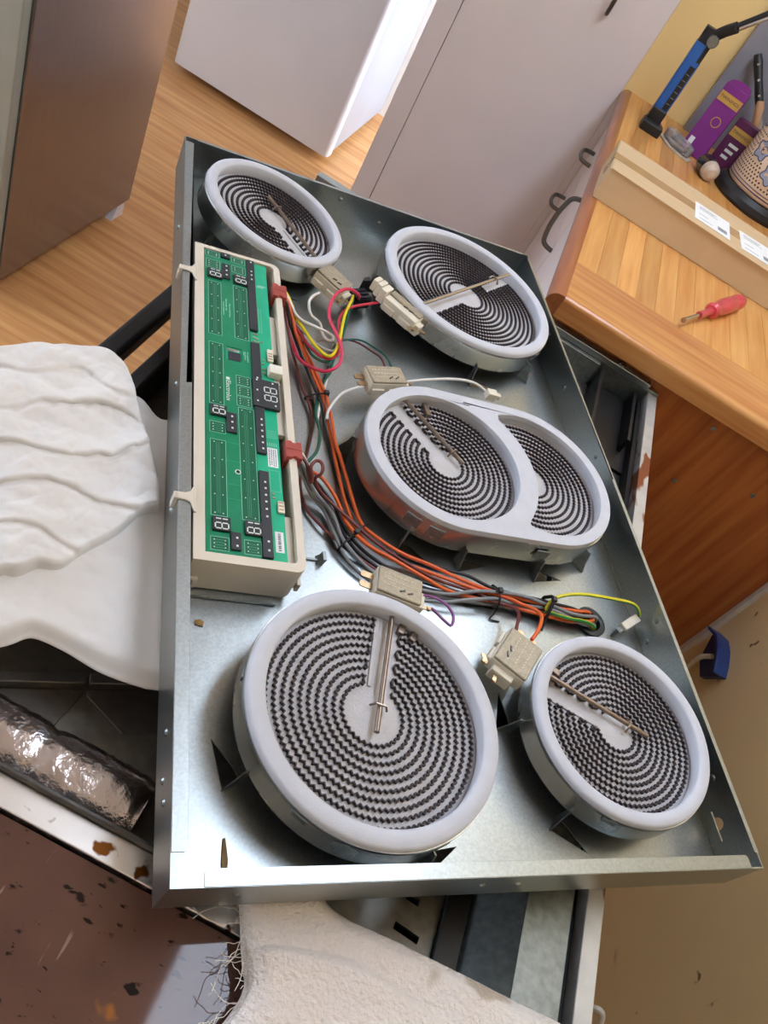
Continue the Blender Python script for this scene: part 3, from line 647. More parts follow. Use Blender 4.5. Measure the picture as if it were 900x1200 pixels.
# black light guides with LED windows
bars = [(65.8, 73.8, 500, 608.4), (66, 74.5, 433, 482), (66.5, 75, 344, 398), (66.6, 75.2, 237, 324), (38.8, 48.2, 601, 608.2), (39.5, 47.8, 568, 590.5), (40, 49.3, 361, 383.5), (41.4, 49.4, 240, 256.3)]
bo = [cpt(mbox(*q, -2.0, 1.2), 'light_guide', softblack, bevel=.0003) for q in bars]
leds = [(0, 70.2, 605), (0, 70.2, 590), (0, 70.2, 584), (0, 70.2, 577), (1, 70, 434.5)] + [(2, 71.6, 349 + 6.8 * k) for k in range(6)] + [(3, 71.5, y) for y in (312, 305.5, 298.5, 291.5, 284, 276.5, 252, 243.5)] + \
       [(4, 43.4, 604.5)] + [(5, 44, y) for y in (587, 580, 573)] + [(6, 45, y) for y in (379, 372.5, 365.5)] + [(7, 46, y) for y in (251, 243.5)]
led_me = None
for k, x, y in leds:
    if led_me is None:
        lo = MB().box(-.00085, .00085, -.00085, .00085, 0, .0003).build('led_window', silk, bo[k], smooth=False); led_me = lo.data
    else:
        lo = bpy.data.objects.new('led_window', led_me); C.objects.link(lo); lo.parent = bo[k]
    lo.location = Vector(mm(x, y, 1.15)) - O
# digit displays
def seg8(mb, cx_, cy_, w_, h_, full=True, z=1.5):
    # digit lying on its side: height along x, width along y
    t = .95; hx = h_ / 2; wy = w_ / 2
    S = []
    if full:
        for x in (-hx, 0, hx): S.append((x - t / 2, x + t / 2, -wy + t * .6, wy - t * .6))
        for y in (-wy, wy):
            S.append((-hx + t * .6, -t * .6, y - t / 2, y + t / 2)); S.append((t * .6, hx - t * .6, y - t / 2, y + t / 2))
    else: S += [(-hx + t * .6, -t * .6, -t / 2, t / 2), (t * .6, hx - t * .6, -t / 2, t / 2)]
    for (a, b, c, d_) in S: mb.box(*mm(cx_ + a, cx_ + b, cy_ + c, cy_ + d_, z, z + .25))
for (x0_, x1_, y0_, y1_) in ((25, 40, 564.5, 577.5), (51.5, 65.6, 564.5, 578), (26.4, 40.6, 377.5, 389.5), (27, 41.2, 256, 269), (53, 66.6, 256, 269.6)):
    dsp = cpt(mbox(x0_, x1_, y0_, y1_, -1.6, 1.5), 'digit_display', softblack, bevel=.0003)
    g = MB(); xm = (x0_ + x1_) / 2; seg8(g, xm, y0_ + 4.2, 5.2, 10.5); seg8(g, xm, y1_ - 2.2, 5, 10.5, False)
    cpt(g, 'digit_segments', silk, dsp, smooth=False)
dsp = cpt(mbox(65.2, 90, 398.3, 432.8, -1.6, 2.0), 'digit_display', softblack, bevel=.0003)
g = MB(); seg8(g, 81.5, 420.5, 6.6, 11.5, z=2.0); seg8(g, 81.5, 410.5, 6.6, 11.5, z=2.0)
for (x, y) in ((69, 431), (69, 418), (69, 404.5), (84, 430), (85.5, 402)): g.box(*mm(x - .8, x + .8, y - .8, y + .8, 2.0, 2.3))
cpt(g, 'digit_segments', silk, dsp, smooth=False)
# white print, labels, chips and connectors on the board
text_mesh('Electrolux', .0062, 'board_lettering', silk, bd, T(*(Vector(mm(43.0, 412, ZT + .15)) - O)) @ Matrix.Rotation(-PI / 2, 4, 'Z'), .00005)
g = MB(); g.box(*mm(41.2, 44.6, 425.6, 429, ZT, ZT + .12)); cpt(g, 'board_emblem', silk, bd, smooth=False)
g = MB()
for (x, y, n_, s_) in ((40.6, 533, 14, 1.9), (43.3, 538, 12, 1.9), (46.6, 532, 13, 1.9), (60, 468, 8, 2.2), (62.5, 468, 9, 2.1), (58.8, 468, 5, 2.2)):
    yy = y
    for k in range(n_):
        l = random.uniform(.5, 1.3); g.box(*mm(x - random.uniform(.3, .8), x + random.uniform(.3, .8), yy - l, yy, ZT, ZT + .1)); yy -= l + random.uniform(.4, .8)
for k in range(18): g.box(*mm(75.4, 76.6, 501.5 + k * 2.0, 502.3 + k * 2.0, -2, -1.7))
for k in range(18): g.box(*mm(78.2, 79.0, 501.5 + k * 2.0, 502.3 + k * 2.0, -2, -1.8))
frame(g, 77, 86, 306, 329, .3, -2, -1.85)
for k in range(5): g.box(*mm(76.5 + k * 2, 77.3 + k * 2, 356, 360, -2, -1.85)); g.box(*mm(77, 86, 366 + 2 * k, 366.3 + 2 * k, -2, -1.9))
g.box(*mm(76, 83, 570.5, 573.5, -2, -1.8)); g.box(*mm(78, 86, 573, 575, -2, -1.8))
cpt(g, 'board_print', silk_g, bd, smooth=False)['kind'] = 'stuff'
for (x0_, x1_, y0_, y1_) in ((76.4, 85.4, 332.5, 354), (78.2, 85.4, 245, 265)):
    lb = cpt(mbox(x0_, x1_, y0_, y1_, -2, -1.75), 'paper_label', paper, bd, smooth=False); g = MB()
    if y1_ - y0_ > 21:
        for k in range(4):
            yy = y1_ - 1.5
            while yy > y0_ + 2: l = random.uniform(.5, 1.6); g.box(*mm(x0_ + 1.1 + k * 1.9, x0_ + 1.9 + k * 1.9, yy - l, yy, -1.75, -1.7)); yy -= l + .6
    else:
        yy = y1_ - 1.5
        while yy > y0_ + 1.5: l = random.uniform(.3, 1.1); g.box(*mm(x0_ + 2.4, x1_ - 2.4, yy - l, yy, -1.75, -1.7)); yy -= l + random.uniform(.3, .7)
    cpt(g, 'label_print', ink_d, lb, smooth=False)['kind'] = 'stuff'
chips = MB()
for (x, y) in ((70, 497), (73, 497), (70, 492), (73, 491), (70, 487), (74, 487), (71.5, 484), (77.5, 488), (77.5, 458), (78, 463), (78, 451), (77.8, 446), (79.5, 299), (79, 303)): chips.box(*mm(x - 1.2, x + 1.2, y - .8, y + .8, -2, -1.2))
cpt(chips, 'small_components', taupe, bd, smooth=False)['kind'] = 'stuff'
cpt(mbox(81, 93.6, 441, 452.5, -2, 6), 'white_socket', mat('ivory nylon', 'e4e0d4', .5), bevel=.0006)
for (y0_, y1_) in ((462, 478), (283.5, 295)):
    s_ = cpt(mbox(81.8, 87.4, y0_, y1_, -2, .6), 'pin_header', steat, bd, bevel=.0003); g = MB()
    for k in range(3): g.box(*mm(82.5, 86.5, y0_ + 2.2 + k * 3.6, y0_ + 3.4 + k * 3.6, .6, .9))
    cpt(g, 'header_pins', brass, s_, smooth=False)
cpt(mbox(88, 94, 436, 455, -11.9, -4), 'socket_support', cream, bevel=.0005)
for (yc) in (568.5, 352.5):
    g = mpr([(91.5, yc - 9.5), (97, yc - 9.5), (98, yc - 7.8), (101, yc - 7.8), (102, yc - 9.5), (106.5, yc - 9.5), (106.5, yc + 9.5), (102, yc + 9.5), (101, yc + 7.8), (98, yc + 7.8), (97, yc + 9.5), (91.5, yc + 9.5)], -12, 4.0)
    k_ = cpt(g, 'red_connector', redcon, bevel=.0006)
    cpt(mbox(92, 106, yc - .35, yc + .35, 4.0, 4.4), 'connector_rib', redcon, k_, smooth=False)

# ------------------------------------------------------------------ wiring
WC = {'orange': 'e0652c', 'black': '262629', 'grey': '84868a', 'maroon': '6e3532', 'green': '1d5a4a', 'white': 'e2dfdb', 'yellow': 'e3cf1c', 'pink': 'd8365c', 'red': 'c43348', 'purple': '8c5590', 'palegrey': 'b0acab'}
WIRES = [
 ('orange', 1.8, 'orange wire bending down into the small heater terminal block', [(102, 564.6, -3.2), (105.9, 565.9, -2), (109.6, 564.3, -4.1), (111.9, 561.3, -6.6), (114.1, 558.4, -9.3), (116.4, 555.2, -11.7), (118.3, 551.8, -14), (119.8, 548.2, -16.1), (121.1, 544.6, -18.2), (122.8, 541.4, -20.5), (124.7, 538.2, -22.4), (126.8, 534.9, -24), (128.8, 531.5, -25.4), (130.7, 528, -26.7), (132.7, 524.4, -28), (134.6, 520.7, -29.3), (136.5, 517, -30.5), (138.2, 513.1, -31.7), (139.9, 509.2, -32.6), (141.4, 505.1, -33.4), (142.8, 501, -33.9), (144.1, 496.8, -34.3), (145.4, 492.5, -34.5), (146.7, 488.2, -34.6), (147.9, 483.9, -34.6), (149, 479.6, -34.4), (150, 475.2, -34.3), (151, 470.9, -34.4), (152, 466.6, -34.6), (152.8, 462.4, -35.1), (153.4, 458.1, -35.5), (153.9, 453.8, -36), (154.5, 449.5, -36.4), (154.9, 445.1, -36.7), (155.4, 440.8, -37), (155.9, 436.4, -37.2), (156.3, 432, -37.3), (156.6, 427.6, -37.5), (156.9, 423.3, -37.6), (157.2, 418.9, -37.8), (157.5, 414.5, -37.9), (157.8, 410.1, -37.9), (158.1, 405.7, -37.9), (158.3, 401.3, -37.9), (158.6, 396.9, -37.8), (158.8, 392.5, -37.8), (159.1, 388.2, -37.7), (159.3, 383.8, -37.7), (159.6, 379.3, -37.7), (160, 374.9, -37.7), (160.3, 370.6, -37.7), (160.7, 366.2, -37.8), (161.1, 361.8, -37.9), (161.5, 357.4, -37.9), (161.9, 353, -38), (162.4, 348.6, -38), (162.9, 344.2, -38), (163.5, 339.9, -38), (164.3, 335.5, -38), (165, 331.2, -37.9), (166.2, 324.7, -37.7), (167.2, 320.4, -37.6), (168.3, 316.1, -37.4), (169.6, 311.9, -37.2), (171.2, 307.8, -37.1), (173.1, 303.9, -36.9), (175.3, 300, -36.8), (177.8, 296.4, -36.6), (180.6, 293, -36.4), (183.7, 289.9, -36.3), (187.2, 287.3, -36.2), (191, 285, -36.2), (195, 283.2, -36.2), (199.1, 281.7, -36.3), (203.4, 280.6, -36.5), (207.7, 279.6, -36.6), (212, 278.7, -36.8), (216.4, 277.9, -36.9), (220.7, 276.9, -36.9), (225, 276, -36.9), (229.3, 275, -36.7), (233.5, 273.9, -36.6), (237.8, 272.7, -36.5), (242, 271.5, -36.4), (246.3, 270.4, -36.3), (250.5, 269.2, -36.3), (254.8, 268.1, -36.3), (259, 267, -36.2), (263.2, 265.9, -36.2), (267.4, 264.7, -36.1), (271.7, 263.5, -35.9), (275.9, 262.3, -35.8), (280.1, 261.1, -35.5), (284.3, 259.9, -35.2), (288.5, 258.7, -34.7), (292.7, 257.5, -34.2), (296.9, 256.4, -33.5), (301.2, 255.4, -32.7), (305.4, 254.3, -31.9), (309.5, 253, -31.1), (313.6, 251.6, -30.1), (317.6, 250, -29), (321.6, 248, -28.3), (325.4, 245.8, -27.8), (329.1, 243.7, -27), (332.7, 241.7, -25.7), (336, 239.4, -24), (338.3, 236.4, -22), (339.2, 232.8, -19.7), (339, 228.9, -17.6), (337.7, 225.1, -15.9), (335.6, 221.5, -14.6), (333.2, 217.9, -13.7), (330.7, 214.3, -13), (328, 210.9, -12.5), (325.2, 207.4, -12.1), (322.3, 204.1, -11.9), (319.2, 201, -11.9), (316, 198, -12)]),
 ('orange', 1.8, 'orange wire from the farther red connector running on into the grommet', [(102, 568.5, -8.3), (105.9, 570, -7.3), (108.7, 567.7, -11.1), (111.6, 564.8, -13.1), (114.3, 561.4, -13.6), (117.1, 558.8, -15.3), (119.5, 556.2, -17.8), (121, 553.3, -20.9), (123.3, 549.8, -23), (125.7, 546.3, -24.6), (128, 542.8, -26), (130.2, 539.1, -27.3), (132.4, 535.5, -28.4), (134.5, 531.8, -29.5), (136.6, 528.1, -30.5), (138.7, 524.4, -31.6), (140.9, 520.7, -32.8), (142.9, 517, -33.8), (144.7, 513, -34.5), (146.2, 508.9, -34.9), (147.4, 504.7, -35), (148.4, 500.4, -34.9), (149.4, 496.1, -34.6), (150.3, 491.8, -34.2), (151.1, 487.5, -33.7), (151.9, 483.2, -33.2), (152.8, 479, -32.7), (153.5, 474.7, -32.3), (154.1, 470.3, -32), (154.7, 465.9, -31.8), (155.2, 461.5, -31.7), (155.6, 457, -31.7), (156.1, 452.6, -31.8), (156.6, 448.2, -31.9), (157, 443.8, -32), (157.4, 439.5, -32.1), (157.7, 435.1, -32.2), (158, 430.7, -32.3), (158.2, 426.4, -32.5), (158.4, 422.1, -32.6), (158.5, 417.7, -32.8), (158.6, 413.4, -32.9), (158.7, 409.1, -33), (159.2, 404.8, -33.1), (160.2, 400.3, -33.2), (161.1, 395.8, -33.3), (162, 391.4, -33.4), (162.8, 386.9, -33.5), (163.6, 382.5, -33.6), (164.3, 378.1, -33.7), (164.9, 373.7, -33.8), (165.6, 369.3, -33.9), (166.2, 364.9, -33.9), (166.9, 360.5, -34), (167.5, 356.1, -34), (168.1, 351.8, -34.1), (168.6, 347.4, -34.1), (169.2, 343, -34.1), (169.8, 338.6, -34.1), (170.4, 334.3, -34.1), (171.1, 329.9, -34.1), (171.8, 325.5, -34.1), (172.8, 321.2, -34.1), (174, 317, -34), (175.6, 312.9, -33.9), (177.8, 309.1, -33.7), (180.8, 305.8, -33.4), (184.3, 303.1, -33.1), (187.8, 300.4, -33), (191.3, 297.9, -32.9), (195, 295.4, -32.9), (198.8, 293.2, -32.9), (202.7, 291, -33), (206.6, 289, -33), (210.6, 287.1, -33), (214.6, 285.3, -33), (218.8, 283.9, -33), (223, 282.7, -32.9), (227.3, 281.6, -32.9), (231.6, 280.5, -32.9), (235.9, 279.3, -32.9), (240.1, 278, -33), (244.2, 276.6, -33), (248.4, 275.1, -33.1), (252.6, 273.6, -33.2), (256.7, 272.1, -33.2), (260.9, 270.6, -33.3), (265, 269.2, -33.3), (269.2, 267.8, -33.4), (273.4, 266.5, -33.4), (277.6, 265.2, -33.5), (281.9, 264.1, -33.5), (286.1, 263, -33.5), (290.4, 261.9, -33.6), (294.7, 260.9, -33.7), (298.9, 259.8, -33.7), (303.2, 258.8, -33.7), (307.4, 257.8, -33.6), (311.7, 257, -33.5), (316, 256.3, -33.3), (320.3, 255.7, -33), (324.6, 255.1, -32.7), (328.9, 254.6, -32.4), (333.3, 253.9, -32.2), (337.6, 253.2, -32.1), (342, 252.5, -32.2), (346.4, 252, -32.2), (350.8, 251.6, -32.1), (355.2, 251.4, -32), (359.8, 251.3, -31.8), (364.2, 250.4, -31.8), (368.5, 249.5, -31.8), (372.9, 248.7, -31.7), (377.4, 248.2, -31.4), (381.8, 247.6, -31), (386.4, 247.2, -30.4), (391, 247, -30.1), (395.8, 247, -30), (400.6, 247.1, -30.2), (405.6, 247.6, -30), (410.7, 248.5, -31.5), (415.4, 249, -34), (418.7, 249.8, -38.4), (421.6, 250.7, -43.6), (423.1, 249.1, -49.5), (422.8, 247, -56.9), (420.2, 242.3, -61.2)]),
 ('orange', 1.8, 'orange wire leaving the nearer red connector toward the grommet', [(102, 356.4, -8.3), (106.3, 356.5, -7.5), (110.7, 356.5, -9.1), (112.9, 357.6, -12.9), (115.3, 357.5, -16.9), (118.7, 356.4, -19.7), (122.5, 355.8, -22), (126.5, 355.9, -23.9), (130.6, 356.1, -25.5), (134.7, 355.7, -27.1), (138.6, 354, -28.5), (142, 351.3, -29.7), (144.9, 348, -30.6), (147.6, 344.5, -31.4), (149.9, 340.7, -32), (152, 336.8, -32.4), (153.5, 332.7, -32.7), (154.6, 328.4, -32.7), (155.6, 324.1, -32.7), (156.5, 319.7, -32.7), (157.5, 315.5, -32.7), (159, 311.3, -32.3), (161, 307.4, -32), (163.2, 303.6, -31.8), (165.7, 299.9, -31.6), (168.4, 296.4, -31.5), (171.4, 293.2, -31.3), (174.7, 290.2, -31.2), (178.2, 287.5, -31), (181.9, 285.2, -30.8), (185.8, 283.1, -30.5), (189.7, 281.1, -30.3), (193.7, 279.1, -30.1), (197.6, 277.2, -30), (201.6, 275.2, -30), (205.5, 273.2, -30.1), (209.4, 271.2, -30.1), (213.4, 269.2, -30.3), (217.3, 267.3, -30.4), (221.3, 265.5, -30.7), (225.4, 263.7, -30.9), (229.4, 262, -31.2), (233.4, 260.3, -31.6), (237.5, 258.6, -32.1), (241.5, 256.9, -32.6), (245.6, 255.5, -33.1), (249.8, 254.2, -33.6), (254, 253.2, -34), (258.3, 252.4, -34.4), (262.7, 251.8, -34.8), (267, 251.2, -34.9), (271.4, 250.8, -35.1), (275.7, 250.4, -35.2), (280, 250.1, -35.4), (284.4, 249.9, -35.4), (288.7, 249.6, -35.5), (292.9, 249.5, -35.6), (297.3, 249.3, -35.2), (301.7, 248.6, -34.9), (306.1, 247.9, -34.7), (310.5, 247, -34.8), (314.8, 246.2, -35.1), (319, 245.4, -35.3), (323.4, 244.7, -35.1), (327.8, 244.1, -35), (332.1, 243.5, -34.7), (336.5, 242.8, -34.5), (340.9, 242.2, -34.3), (345.3, 241.6, -34.3), (349.7, 241.1, -34.2), (354.2, 240.5, -34.2), (358.8, 240, -34.4), (363.3, 239.4, -34.6), (368, 239.1, -34.9), (372.7, 238.7, -35.2), (377.6, 238.4, -35.6), (382.5, 238.3, -36), (387.5, 238.2, -36.3), (392.5, 238.3, -36.6), (397.5, 238.8, -36.3), (402.6, 239.1, -34.9), (407.8, 239, -33.8), (412.9, 239.9, -33.9), (417.6, 241.8, -34.8), (420.4, 245.4, -37.6), (423.6, 248.1, -41), (426.4, 249.4, -45.6), (427.2, 247.9, -52), (426.6, 246.6, -58)]),
 ('black', 1.7, 'black wire lying along the outer side of the orange bundle', [(102, 560.8, -3.2), (105.7, 562.1, -1.6), (108.7, 560, -3.5), (110.4, 557.4, -6.3), (112.1, 554.9, -9.3), (113.7, 552.5, -12.6), (115.3, 550.1, -16), (117.2, 547.3, -19.1), (119.7, 545.1, -22), (122, 542.5, -24.7), (124, 539.4, -26.8), (125.9, 535.8, -28.4), (127.5, 532.1, -29.6), (129, 528.2, -30.5), (130.5, 524.1, -31.3), (131.8, 520, -31.9), (133.2, 515.9, -32.3), (134.6, 511.7, -32.7), (135.9, 507.6, -33.2), (137.2, 503.4, -33.6), (138.4, 499.2, -33.9), (139.5, 494.9, -34.1), (140.6, 490.7, -34.2), (141.6, 486.4, -34.1), (142.6, 482.1, -34), (143.6, 477.8, -33.8), (144.7, 473.5, -33.5), (145.9, 469.2, -33.1), (147.1, 464.9, -32.6), (148.2, 460.4, -32.6), (149.4, 456, -32.8), (150.2, 451.6, -33.9), (150.7, 447.4, -35.2), (151.3, 443.2, -36.4), (151.8, 439, -37.6), (152.5, 434.8, -38.6), (153.2, 430.5, -39.4), (154, 426.2, -40.1), (154.7, 421.9, -40.7), (155.4, 417.6, -41), (156.1, 413.3, -41.3), (156.7, 408.9, -41.5), (157.2, 404.5, -41.5), (157.7, 400.2, -41.5), (158.1, 395.8, -41.5), (158.6, 391.4, -41.5), (159.1, 387, -41.4), (159.7, 382.7, -41.4), (160.3, 378.3, -41.3), (161, 374, -41.3), (161.9, 369.6, -41.2), (162.8, 365.4, -41.1), (163.9, 361.1, -41), (165.1, 356.8, -40.8), (166.2, 352.6, -40.6), (167.2, 348.3, -40.4), (168.3, 344.1, -40.2), (169.5, 339.8, -39.9), (170.8, 335.6, -39.6), (172.2, 331.4, -39.2), (173.9, 327.4, -38.9), (175.9, 323.4, -38.7), (178.2, 319.7, -38.6), (180.7, 316.1, -38.6), (183.6, 312.7, -38.6), (186.6, 309.6, -38.6), (189.9, 306.6, -38.6), (193.3, 303.8, -38.7), (196.8, 301.2, -39), (200.5, 298.8, -39.3), (204.4, 296.7, -39.7), (208.3, 294.6, -40), (212.2, 292.8, -40.2), (216.3, 291, -40.4), (220.4, 289.4, -40.6), (224.6, 288, -40.8), (228.8, 286.8, -41), (233.1, 285.8, -41.1), (237.4, 284.8, -41.1), (241.7, 283.9, -41.1), (246, 283, -41), (250.3, 282.1, -40.7), (254.6, 281.3, -40.4), (259, 280.6, -40.1), (263.3, 279.9, -39.7), (267.6, 279.2, -39.3), (271.9, 278.3, -38.9), (276.2, 277.3, -38.5), (280.4, 276.2, -38.1), (284.5, 274.7, -37.6), (288.4, 272.7, -37.1), (292.1, 270.4, -36.6), (295.9, 268.1, -36), (299.7, 266, -35.6), (303.8, 264.4, -35.2), (307.9, 263, -35), (312.2, 262.1, -34.7), (316.5, 261.2, -34.5), (320.9, 260.5, -34.3), (325.2, 259.8, -34.1), (329.5, 259.3, -33.9), (333.9, 258.7, -33.7), (338.3, 258.2, -33.5), (342.6, 257.7, -33.3), (347, 257.2, -33.1), (351.5, 256.7, -33), (355.9, 256.1, -32.8), (360.4, 255.5, -32.8), (365, 254.9, -32.8), (369.7, 254.3, -32.8), (374.6, 253.8, -32.9), (379.8, 253.4, -33.1), (385.1, 253.1, -33.4), (390.9, 252.8, -33.9), (397.3, 252.3, -34.7), (404.3, 251, -35.8), (413.1, 248.9, -37.1), (414.1, 249.4, -38.8), (415.8, 249.2, -40.8), (417.9, 248.1, -42.8), (420.6, 246.5, -44.6), (422.8, 244, -46.2), (426, 240, -49.3), (424.8, 237.5, -54.2), (421.4, 239.3, -58.5)]),
 ('black', 1.7, 'black wire between grey and orange wires from nearer red connector', [(102, 352.5, -8.3), (105.9, 352.7, -6.9), (109.7, 352.1, -9), (112.9, 351, -11.6), (116, 350.9, -15), (119.1, 351, -18.2), (122.4, 351.1, -21.2), (125.6, 350.9, -24.2), (129, 350.5, -27), (132.4, 349.6, -29.6), (135.9, 348, -31.6), (139.4, 345.7, -33.3), (142.6, 343, -34.7), (145.7, 339.9, -35.8), (148.6, 336.6, -36.6), (151.1, 333, -37.4), (153.2, 329, -38), (154.8, 324.9, -38.4), (156.2, 320.7, -38.6), (157.5, 316.4, -38.6), (158.8, 312.2, -38.6), (160.4, 308.1, -38.6), (162.4, 304.2, -38.6), (164.7, 300.5, -38.6), (167.2, 296.8, -38.6), (169.9, 293.4, -38.6), (172.8, 290.2, -38.6), (176, 287.2, -38.6), (179.4, 284.3, -38.6), (182.9, 281.7, -38.6), (186.5, 279.2, -38.6), (190.3, 276.9, -38.8), (194.1, 274.7, -39), (198, 272.7, -39.2), (202.1, 271, -39.4), (206.2, 269.4, -39.6), (210.4, 268.1, -39.7), (214.7, 267, -39.9), (219, 266, -40), (223.3, 265, -40), (227.6, 264.1, -40), (232, 263.2, -40), (236.3, 262.2, -39.8), (240.6, 261.2, -39.6), (244.9, 260.3, -39.4), (249.3, 259.3, -39), (253.6, 258.3, -38.7), (258, 257.4, -38.2), (262.3, 256.5, -37.8), (266.7, 255.6, -37.4), (271.1, 254.8, -37.2), (275.6, 254.2, -37.1), (280.1, 253.8, -37.1), (284.6, 253.6, -36.9), (288.9, 253.5, -36.5), (293.2, 253.4, -36.2), (297.5, 253.1, -35.8), (301.8, 252.7, -35.5), (306.1, 252.5, -35.3), (310.4, 252.2, -35.1), (314.7, 252.1, -35), (319, 252, -35), (323.3, 252, -35.1), (327.6, 252.1, -35.2), (332, 252.3, -35.5), (336.4, 252.4, -35.7), (340.9, 252.3, -35.8), (345.4, 252, -36), (349.9, 251.6, -36.1), (354.5, 251.3, -36.2), (359.3, 250.9, -36.2), (364.2, 250.4, -36.1), (369.3, 249.9, -35.9), (374.6, 249.3, -35.5), (380.3, 248.7, -34.9), (386.1, 248.3, -34.2), (392, 246.8, -33.8), (398, 245.1, -33.6), (403.8, 243.7, -34), (409.1, 242.5, -35.1), (412.2, 240.6, -37.6), (413.6, 240, -40.3), (414.9, 241, -42), (416.2, 242.6, -43.4), (417, 244.8, -44.8), (417.3, 246.5, -47.3), (416.7, 245.3, -51.3), (415.5, 243.7, -55.1)]),
 ('black', 1.7, 'black wire tucked beneath the grey wires near the cable tie', [(102, 348.6, -8.3), (105.7, 348.8, -6.7), (111.7, 348, -8.3), (114.6, 347.7, -11.1), (117.5, 347.5, -14.3), (120.2, 347.5, -17.5), (123, 347.4, -20.8), (125.8, 347.2, -24), (128.7, 346.7, -27.2), (131.6, 346, -30.2), (134.6, 344.7, -32.9), (137.7, 342.8, -35.1), (140.6, 340.3, -36.6), (143.3, 337.4, -37.7), (145.8, 334, -38.2), (148, 330.3, -38.5), (150, 326.6, -38.7), (151.7, 322.6, -38.6), (153.1, 318.5, -38.6), (154.4, 314.3, -38.6), (155.7, 310.1, -38.6), (157.1, 305.9, -38.5), (158.7, 301.8, -38.4), (160.6, 297.8, -38.4), (162.9, 294, -38.5), (165.3, 290.3, -38.5), (168, 286.8, -38.6), (171, 283.5, -38.6), (174.3, 280.5, -38.6), (177.8, 277.8, -38.6), (181.4, 275.3, -38.6), (185.1, 272.9, -38.7), (189, 270.7, -39.1), (192.9, 268.6, -39.5), (196.8, 266.7, -39.8), (200.9, 265.1, -40.1), (205.1, 263.6, -40.3), (209.3, 262.3, -40.5), (213.5, 261.2, -40.7), (217.8, 260.2, -40.8), (222.1, 259.2, -40.9), (226.4, 258.4, -41), (230.8, 257.7, -41), (235.1, 257.1, -41.1), (239.5, 256.6, -41.1), (243.8, 256.2, -41.2), (248.2, 255.8, -41.2), (252.6, 255.5, -41.3), (257, 255.4, -41.3), (261.4, 255.4, -41.3), (265.8, 255.5, -41.1), (270.3, 255.8, -40.8), (274.7, 256.1, -40.3), (279.2, 256.4, -39.7), (283.6, 256.7, -39), (288, 256.8, -38.6), (292.4, 257, -38.6), (296.9, 257.1, -38.6), (301.3, 257.2, -38.6), (305.7, 257.2, -38.6), (310.2, 257.2, -38.5), (314.6, 257.1, -38.4), (319.1, 257, -38.2), (323.5, 256.9, -38), (327.9, 256.7, -37.7), (332.4, 256.5, -37.4), (336.8, 256.3, -37.1), (341.2, 256.1, -36.7), (345.7, 255.8, -36.4), (350.1, 255.4, -36.4), (354.6, 255.1, -36.4), (359.1, 254.7, -36.4), (363.7, 254.2, -36.4), (368.4, 253.7, -36.4), (373.2, 253.1, -36.4), (378.2, 252.5, -36.5), (383.4, 251.7, -36.6), (388.6, 250.5, -36.4), (393.9, 249.3, -35.9), (399, 248.4, -35.1), (404, 247.6, -34.3), (409, 246.2, -34.1), (413, 244.2, -35.2), (415.6, 242.3, -38.1), (418.4, 240.7, -40.1), (420.7, 240.7, -43.2), (421.4, 240.9, -48), (423.5, 240.8, -52.8), (425, 240.7, -58.3)]),
 ('grey', 1.8, 'grey wire arching highest over the bundle before the grommet', [(102, 348.6, -8.3), (106, 349.2, -6.9), (109.1, 348.4, -11.3), (112.1, 347.4, -14.1), (114.9, 346.4, -17.1), (117.8, 345.3, -20.2), (120.6, 344.1, -23.2), (123.6, 342.8, -26.2), (126.7, 341.3, -28.9), (130, 339.5, -31.1), (133.5, 337.4, -32.9), (137, 334.9, -34.2), (140.3, 332.1, -35.3), (143.2, 328.9, -36.2), (145.6, 325.1, -36.8), (147.1, 320.9, -37.1), (148.2, 316.5, -37.1), (149.2, 312.1, -36.9), (150.3, 307.8, -36.7), (151.8, 303.6, -36.5), (153.3, 299.4, -36.3), (154.9, 295.3, -36.1), (156.7, 291.2, -35.7), (158.8, 287.4, -35.4), (161.3, 283.6, -35.4), (164, 280.2, -35.7), (166.8, 276.8, -36), (169.8, 273.7, -36.3), (173, 270.8, -36.5), (176.4, 268.1, -36.6), (180, 265.7, -36.7), (183.7, 263.4, -36.6), (187.5, 261.4, -36.6), (191.5, 259.6, -36.4), (195.5, 257.9, -36.2), (199.6, 256.5, -36), (203.8, 255.3, -35.7), (208.1, 254.1, -35.5), (212.4, 253.1, -35.2), (216.7, 252.3, -35.1), (221.1, 251.5, -35), (225.4, 250.8, -34.9), (229.8, 250.3, -34.7), (234.2, 249.8, -34.6), (238.6, 249.4, -34.4), (243, 249.1, -34.1), (247.4, 248.9, -33.8), (251.8, 248.8, -33.3), (256.1, 248.9, -32.6), (260.4, 249.3, -31.8), (264.7, 250.1, -31), (269, 251, -30.2), (273.2, 251.9, -29.5), (277.5, 252.6, -28.9), (281.9, 253.1, -28.6), (286.3, 253.6, -28.3), (290.7, 254, -28.1), (295.1, 254.4, -28), (299.5, 254.7, -28), (303.9, 254.9, -27.9), (308.3, 255, -27.9), (312.7, 255.1, -27.9), (317.1, 255.2, -27.9), (321.5, 255.2, -28), (325.9, 255.1, -28.1), (330.3, 254.8, -28.1), (334.7, 254.4, -28.2), (339.1, 253.7, -28.3), (343.3, 252.8, -28.3), (347.5, 251.6, -28.3), (351.7, 250.5, -28.4), (356, 249.5, -28.5), (360.3, 248.6, -28.5), (364.7, 247.9, -28.4), (369.2, 247.2, -28.5), (373.6, 246.1, -28.7), (377.9, 245, -29.1), (382.4, 244, -29.4), (387, 243.3, -29.7), (391.6, 242.8, -29.9), (396.4, 242.5, -30.1), (401.2, 242.4, -30.2), (406.2, 242.6, -30.1), (411.3, 243.4, -31.2), (416.5, 244.4, -32), (421.7, 245.1, -33.9), (425.4, 245.3, -38.1), (427.2, 245.8, -43.4), (423.7, 244.5, -50), (417.5, 241, -57)]),
